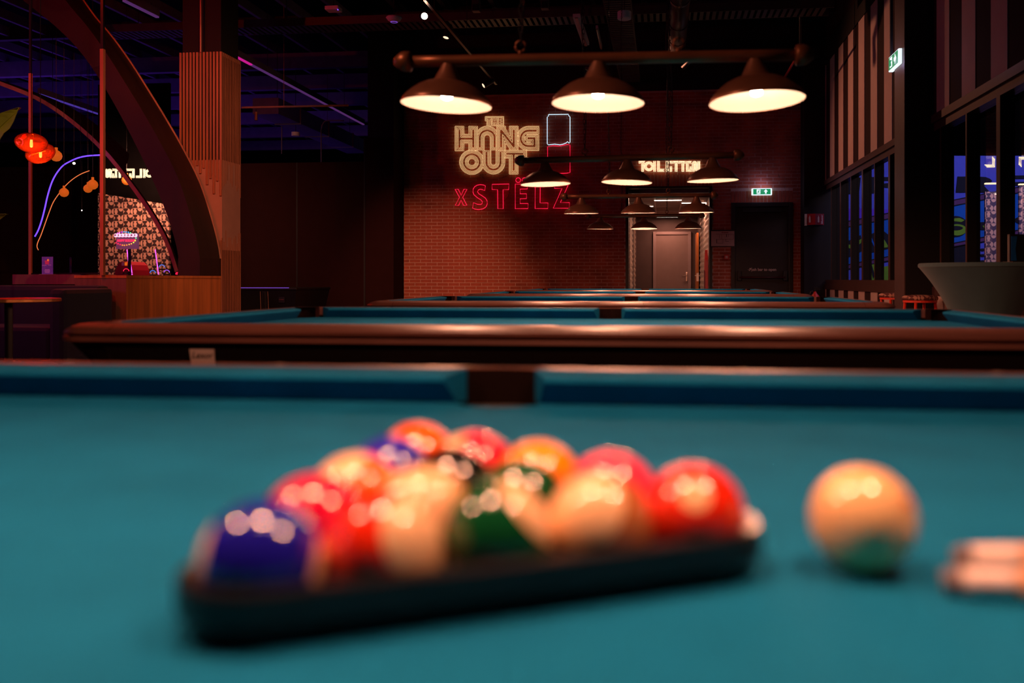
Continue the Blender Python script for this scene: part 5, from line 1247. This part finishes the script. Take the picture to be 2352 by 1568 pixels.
# air hockey table
ap = P(632, 700, Y=14.2); ah = empty('air_hockey_table', (ap.x, ap.y, 0)); tag(ah, 'black air hockey table with a violet lit edge by the dark partition', 'game table'); hz_ = P(632, 660, Y=14.2).z; k4 = 14.2*1.03/F
MB().hexa([(-100*k4, -0.35, 0.25), (66*k4, -0.35, 0.25), (66*k4, 0.9, 0.25), (-100*k4, 0.9, 0.25)], [(-100*k4, -0.45, hz_-0.04), (78*k4, -0.45, hz_-0.04), (78*k4, 1.0, hz_-0.04), (-100*k4, 1.0, hz_-0.04)]).build('body', 'black_metal', ah)
box('rail_top', (-102*k4, -0.47, hz_-0.04), (80*k4, 1.02, hz_), 'black_metal', ah, 0.015); box('light_edge', (-100*k4, -0.473, hz_-0.006), (62*k4, -0.466, hz_+0.004), 'led_purple', ah)
MB().tube([(4*k4, -0.44, hz_-0.06), (1*k4, -0.36, 0.25)], 0.05, 10).build('corner_leg', 'black_metal', ah); box('score_slot', (36*k4, -0.44, hz_-0.24), (50*k4, -0.405, hz_-0.15), 'door_black', ah); box('slot_rim', (37*k4, -0.445, hz_-0.20), (48*k4, -0.44, hz_-0.185), 'brass', ah)
for x in (-7, 11): MB().tube([(x*k4, -0.452, hz_-0.06), ((x-2)*k4, -0.37, 0.26)], 0.004, 5).build('edge_strip', 'arch_edge', ah)
for x in (-80, 50):
    for y in (-0.2, 0.75): box('foot', (x*k4-0.06, y-0.06, 0), (x*k4+0.06, y+0.06, 0.26), 'black_metal', ah)

# ================================================================== CEILING SERVICES
roof = bpy.data.objects['ceiling']
for k, yy in enumerate((16.6, 18.4, 20.2, 22.4, 24.6, 27.0)): box('hall_beam', (-21, yy, 5.05), (-4.9, yy+0.14, 5.35), 'beam_hall', roof)
for k in range(22): box('hall_joist', (-20.5+0.72*k, 9.0, 5.36), (-20.44+0.72*k, 29, 5.52), 'beam_hall', roof)
for k, yy in enumerate((6.0, 9.2, 14.9)): box('roof_beam', (-20 if k > 1 else -12, yy, 5.3), (3.2, yy+0.12, 5.55), 'beam_black', roof)
for k in range(9): box('roof_joist', (-4.6+0.85*k, 4.0, 5.6), (-4.52+0.85*k, 16.1, 5.75), 'beam_black', roof)
def ladder(nm, lb, x0, x1, y0, y1, z, along, hgt=0.05, rung=0.09, m='grey_metal'):
    e = empty(nm, ((x0+x1)/2, (y0+y1)/2, z)); tag(e, lb, 'cable tray'); hx, hy = (x1-x0)/2, (y1-y0)/2
    if along == 'x':
        for s in (-1, 1): box('side_rail', (-hx, s*hy-0.008, -hgt), (hx, s*hy+0.008, hgt), m, e)
        mb = MB(); n = int(2*hx/rung)
        for i in range(n): mb.box((-hx+i*rung, -hy, -hgt), (-hx+i*rung+0.05, hy, -hgt+0.01))
    else:
        for s in (-1, 1): box('side_rail', (s*hx-0.008, -hy, -hgt), (s*hx+0.008, hy, hgt), m, e)
        mb = MB(); n = int(2*hy/rung)
        for i in range(n): mb.box((-hx, -hy+i*rung, -hgt), (hx, -hy+i*rung+0.045, -hgt+0.01))
    tag(mb.build('rungs', m, e), kind='stuff')
    for q in np.linspace(-0.85, 0.85, 5):
        p = (q*hx, 0) if along == 'x' else (0, q*hy); MB().tube([(p[0], p[1], hgt), (p[0], p[1], 5.98-z)], 0.006, 5).build('hanger', 'black_metal', e)
    return e
ladder('cable_tray', 'long perforated cable tray running across under the roof', -9.0, 2.4, 12.85, 13.25, 4.82, 'x', 0.06)
cx_ = P(1436, 110, Z=4.5).x
ladder('cable_tray', 'ladder cable tray running towards the brick wall under the roof', cx_-0.17, cx_+0.17, 10.5, 15.9, 4.5, 'y')
# ventilation pipe with collars
vp = P(1557, 80, Z=4.45); v = empty('ventilation_pipe', (vp.x, 12.0, 4.45)); tag(v, 'round ventilation pipe with collars under the roof', 'pipe')
MB().tube([(0, -1.6, 0), (0, 1.7, 0)], 0.125, 20).build('pipe', 'grey_metal', v, smooth=True)
for y in (-0.9, 0.2, 1.0, 1.5): MB().tube([(0, y, 0), (0, y+0.06, 0)], 0.137, 20).build('collar', 'grey_metal', v)
MB().tube([(0.02, 1.3, -0.08), (0.16, 1.35, -0.10), (0.20, 1.5, -0.22), (0.08, 1.55, -0.32)], 0.035, 10).build('elbow', 'grey_metal', v, smooth=True)
for y in (-1.2, 0.5): MB().tube([(0, y, 0.12), (0, y, 1.53)], 0.006, 5).build('hanger', 'black_metal', v)
# luminaires
def linear(px0, py0, px1, py1, z, w, lb):
    a, b = P(px0, py0, Z=z), P(px1, py1, Z=z); e = empty('linear_luminaire', (a+b)/2); tag(e, lb, 'ceiling light'); d = (b-a)/2; n_ = Vector((d.y, -d.x, 0)).normalized()*w/2; h = Vector((0, 0, 0.05))
    MB().hexa([-d-n_, d-n_, d+n_, -d+n_], [-d-n_+h, d-n_+h, d+n_+h, -d+n_+h]).build('housing', 'white_plastic', e)
    MB().hexa([-d-n_*.4-h*.3, d-n_*.4-h*.3, d+n_*.4-h*.3, -d+n_*.4-h*.3], [-d-n_*.4, d-n_*.4, d+n_*.4, -d+n_*.4]).build('reflector', 'steel', e)
    MB().tube([h, (0, 0, 5.98-z)], 0.005, 5).build('hanger', 'black_metal', e)
linear(1324, 40, 1346, 104, 4.5, 0.10, 'unlit linear ceiling light with a bright reflector edge near the cable ladder'); linear(1371, 66, 1381, 112, 4.6, 0.035, 'thin unlit linear ceiling light beside the reflector light')
def puck(px, py, d, r, h, lb, m='white_plastic'):
    e = empty('ceiling_fixture', P(px, py, d=d)); tag(e, lb, 'ceiling fixture', 'white round ceiling fixtures'); MB().lathe([(0, -h/2), (r*0.92, -h/2), (r, -h/2+h*.1), (r, h/2), (0, h/2)], 28).build('housing', m, e)
    MB().tube([(0, 0, h/2), (0, 0, 5.98-e.location.z)], 0.006, 5).build('stem', 'black_metal', e)
    return e
puck(1434, 36, 11.0, 0.086, 0.09, 'white drum-shaped ceiling fixture hanging over the cable ladder'); puck(679, 308, 17.5, 0.08, 0.075, 'white drum-shaped ceiling fixture in the violet hall above the partition')
ov = empty('ceiling_fixture', P(905, 45, d=11.5)); tag(ov, 'flat white dome wireless unit under the roof', 'ceiling fixture', 'white round ceiling fixtures'); k5 = 11.5/F
MB().lathe([(0, -6*k5), (8*k5, -5.8*k5), (14*k5, -2*k5), (18.5*k5, 4*k5), (17*k5, 6*k5), (0, 6*k5)], 28).build('dome', 'white_plastic', ov, smooth=True); MB().lathe([(7*k5, -6.6*k5), (8*k5, -6.2*k5), (8.4*k5, -5.5*k5)], 20, cap=False).build('status_ring', 'led_purple', ov); MB().tube([(0, 0, 6*k5), (0, 0, 5.98-ov.location.z)], 0.006, 5).build('stem', 'black_metal', ov)
bxo = empty('access_point', P(766, 21, d=11.5)); tag(bxo, 'small flat white box unit under the roof beside the dome unit', 'ceiling fixture'); box('case', (-16*k5, -0.08, -4.5*k5), (16*k5, 0.08, 4.5*k5), 'white_plastic', bxo, 0.01); box('status_light', (15*k5, -0.085, -7*k5), (16.5*k5, -0.07, -5.5*k5), 'neon_blue', bxo); MB().tube([(0, 0, 0), (0, 0, 5.98-bxo.location.z)], 0.006, 5).build('stem', 'black_metal', bxo)
for px, py, lb in ((1094, 12, 'dark grey hanging speaker box, the one nearer the slatted column'), (1252, 6, 'dark grey hanging speaker box, the one nearer the cable ladder')):
    e = empty('speaker_box', P(px, py, d=10.5)); tag(e, lb, 'speaker', 'hanging speakers under the roof'); box('case', (-0.045, -0.05, -0.08), (0.045, 0.05, 0.14), 'grey_metal', e, 0.006); box('grille', (-0.035, -0.053, -0.07), (0.035, -0.05, 0.0), 'black_metal', e); MB().tube([(0, 0, 0.14), (0, 0, 5.98-e.location.z)], 0.006, 5).build('stem', 'black_metal', e)
# spotlight track
ta, tb_ = P(975, -2, Z=4.25), P(1140, 193, Z=4.25); tr = empty('light_track', (ta+tb_)/2); tag(tr, 'black ceiling track carrying the spotlights', 'track')
MB().hexa([ta-tr.location+Vector((s*0.018, 0, -0.015)) for s in (-1, 1)]+[tb_-tr.location+Vector((s*0.018, 0, -0.015)) for s in (1, -1)], [ta-tr.location+Vector((s*0.018, 0, 0.018)) for s in (-1, 1)]+[tb_-tr.location+Vector((s*0.018, 0, 0.018)) for s in (1, -1)]).build('rail', 'frame_brown', tr)
for q in (0.1, 0.5, 0.95): p = ta.lerp(tb_, q)-tr.location; MB().tube([p, (p.x, p.y, 5.98-4.25)], 0.005, 5).build('hanger', 'black_metal', tr)
def spot_head(px, py, dep, aim, lb, glow, power=0, ang=60, loc=None, col=WARM):
    p = P(px, py, d=dep) if loc is None else Vector(loc); e = empty('track_spotlight', p); tag(e, lb, 'spotlight', 'ceiling spotlights'); d = (Vector(aim)-p).normalized()
    q = d.to_track_quat('Z', 'Y').to_euler()
    o = MB().lathe([(0, -0.20), (0.042, -0.20), (0.046, -0.19), (0.046, 0.0), (0.040, 0.0), (0.040, -0.008)], 20, cap=False).build('head', 'black_metal', e); o.rotation_euler = q
    o = MB().lathe([(0, -0.006), (0.040, -0.008)], 20, cap=False).build('lens', glow, e); o.rotation_euler = q
    if loc is None:
        f_ = min(1, max(0, (p.y-ta.y)/(tb_.y-ta.y))); q_ = ta.lerp(tb_, f_)-p; MB().tube([-d*0.1, q_*0.5+Vector((0, 0, 0.02)), q_], 0.007, 5).build('bracket', 'black_metal', e)
    else: MB().tube([-d*0.1, -d*0.1+Vector((0, 0, 0.12)), (-d.x*0.1, -d.y*0.1, 5.98-p.z)], 0.007, 5).build('bracket', 'black_metal', e)
    if power: light('SPOT', 'spot_beam', p+d*0.02, power, col, 0.03, target=p+d*3, spot=ang, blend=0.9)
spot_head(975, 37, 10.9, (0.6, 2.0, 1.6), 'lit track spotlight glaring towards the tables', 'spot_glow', 40, 60)
spot_head(1024, 87, 12.0, (-3.5, 10.8, 1.0), 'black track spotlight with a dim lens in the middle of the track', 'spot_glow_dim')
spot_head(1110, 197, 14.6, (-5.0, 13.0, 2.5), 'small track spotlight at the brick wall end of the track', 'spot_glow_dim')
spot_head(0, 0, 1, (xc1-0.1, YC0, 2.3), 'ceiling spotlight aimed at the slatted column', 'spot_glow_dim', 560, 50, loc=(-2.6, 6.8, 4.5))  # unseen head added to light the column and counter
spot_head(0, 0, 1, (-4.2, YB, 0.4), 'ceiling spotlight aimed at the brick wall below the golden sign', 'spot_glow_dim', 1050, 34, loc=(-3.9, 9.6, 4.8))  # separate unseen head for the light washing the bricks
spot_head(0, 0, 1, (-0.4, 3.6, 1.6), 'ceiling spotlight aimed at the billiard lamps from the lounge side', 'spot_glow_dim', 340, 36, loc=(-3.6, 1.0, 4.2))  # unseen head added for warm light on the lamp shades
spot_head(0, 0, 1, (-0.3, 7.6, 1.6), 'ceiling spotlight aimed at the farther billiard lamps', 'spot_glow_dim', 300, 36, loc=(-3.6, 5.0, 4.2))  # unseen head added to lift the far shades and bars
spot_head(0, 0, 1, (XW, 12.7, 2.5), 'ceiling spotlight aimed at the striped wall', 'spot_glow_dim', 240, 84, loc=(-1.05, 14.3, 4.3))  # extra head off the track, added to light the stripes
spot_head(0, 0, 1, P(130, 262, Y=11.75), 'ceiling spotlight aimed at the slender plywood arch', 'spot_glow_dim', 130, 30, loc=(-5.0, 5.6, 4.4))  # unseen head added to warm the arch edge
spot_head(0, 0, 1, P(20, 300, d=8.1), 'ceiling spotlight aimed at the banana plant', 'spot_glow_dim', 120, 26, loc=(-4.6, 3.6, 4.3), col=(1.0, 0.62, 0.25))  # unseen head added to bring out the leaf colour
# light rails and duct over the bowling hall
def rail_y(px0, py0, px1, py1, z, m0, m1, lb, f=0.12):
    a, b = P(px0, py0, Z=z), P(px1, py1, Z=z); e = empty('light_rail', (a+b)/2); tag(e, lb, 'light rail', 'coloured light rails over the hall'); c = a.lerp(b, f)
    def seg(nm, p, q, m, w, h0, h1):
        p, q = p-e.location, q-e.location; MB().hexa([p+Vector((-w, 0, h0)), p+Vector((w, 0, h0)), q+Vector((w, 0, h0)), q+Vector((-w, 0, h0))], [p+Vector((-w, 0, h1)), p+Vector((w, 0, h1)), q+Vector((w, 0, h1)), q+Vector((-w, 0, h1))]).build(nm, m, e)
    seg('housing', a, b, 'beam_hall', 0.03, 0.0, 0.10); seg('tube_pink', a, c, m0, 0.022, -0.02, 0.0); seg('tube', c, b, m1, 0.022, -0.02, 0.0)
    for q in (0.2, 0.8): p = a.lerp(b, q)-e.location; MB().tube([p+Vector((0, 0, 0.1)), Vector((p.x, p.y, 5.98-z))], 0.005, 5).build('hanger', 'black_metal', e)
emis('led_pink', (1.0, 0.02, 0.45), 0.55); emis('led_violet', (0.20, 0.055, 0.30), 0.35); emis('led_soft', (0.16, 0.08, 0.7), 0.5)
rail_y(535, 125, 835, 285, 4.4, 'led_pink', 'led_violet', 'long light rail, pink then violet, running from the slatted column', 0.1)
rail_y(285, 0, 362, 38, 4.5, 'led_violet', 'led_violet', 'violet light rail above the big timber arch')
rail_y(90, 215, 230, 262, 4.2, 'led_soft', 'led_soft', 'blue violet light rail behind the glass screen and copper lamps')
a, b = P(610, 262, Z=4.0), P(820, 352, Z=4.0); du = empty('air_duct', (a+b)/2); tag(du, 'flat rectangular air duct in violet light above the partition', 'duct'); d = (b-a)/2
MB().hexa([-d-Vector((0.25, 0, 0)), -d+Vector((0.25, 0, 0)), d+Vector((0.25, 0, 0)), d-Vector((0.25, 0, 0))], [-d+Vector((-0.25, 0, .3)), -d+Vector((0.25, 0, .3)), d+Vector((0.25, 0, .3)), d+Vector((-0.25, 0, .3))]).build('duct_body', 'beam_hall', du)
for q in (-0.6, 0.0, 0.6): box('flange', tuple(d*q+Vector((-0.27, -0.02, -0.02))), tuple(d*q+Vector((0.27, 0.02, 0.32))), 'beam_hall', du)
for q in (-0.8, 0.8): MB().tube([d*q+Vector((0, 0, .3)), (d.x*q, d.y*q, 1.98)], 0.006, 5).build('hanger', 'black_metal', du)
a, b = P(556, 247, Y=14.0), P(800, 242, Y=14.0); rb = empty('hanging_rod', (a+b)/2); tag(rb, 'thin wooden rod hanging level beside the slatted column', 'rod'); MB().tube([a-rb.location, b-rb.location], 0.017, 8).build('rod', 'arch_edge', rb)
p = P(652, 245, Y=14.0)-rb.location; MB().tube([p, (p.x, 0, 5.98-rb.location.z)], 0.004, 5).build('cord', 'arch_edge', rb); p = P(588, 250, Y=14.0)-rb.location; MB().tube([p, p+Vector((0, 0, -0.05))], 0.006, 5).build('clip', 'black_metal', rb); MB().tube([p+Vector((0, 0, -0.05)), p+Vector((0, 0, -0.19))], 0.026, 10).build('pendant_tube', 'bronze', rb)
for (pts_, lb) in (([(612, 258), (636, 257), (644, 262), (647, 275), (647, 353)], 'bent violet-lit hanger pipe near the slatted column'), ([(738, 372), (738, 300), (742, 284), (752, 277), (790, 277)], 'bent violet-lit hanger pipe near the end of the partition')):
    e = empty('hanger_pipe', P(*pts_[-1], Y=17.0)); tag(e, lb, 'pipe'); MB().tube([v-e.location for v in smooth_pts([P(x, y, Y=17.0) for x, y in pts_], 4)], 0.012, 6).build('pipe', 'beam_hall', e, smooth=True)
    p = P(*pts_[-2], Y=17.0)-e.location; MB().tube([p, (p.x, p.y, 5.98-e.location.z)], 0.004, 4).build('hanger', 'black_metal', e)
rp_ = empty('sprinkler_pipe', P(1815, 158, d=14.0)); tag(rp_, 'red sprinkler pipe slanting down beside the last lamp shade', 'pipe'); MB().tube([P(1838, 118, d=13.2)-rp_.location, P(1800, 182, d=14.6)-rp_.location], 0.02, 10).build('pipe', 'red_dark', rp_, smooth=True); MB().tube([P(1838, 118, d=13.2)-rp_.location, Vector((P(1838, 118, d=13.2).x, P(1838, 118, d=13.2).y, 5.99))-rp_.location], 0.016, 10).build('riser', 'black_metal', rp_, smooth=True)
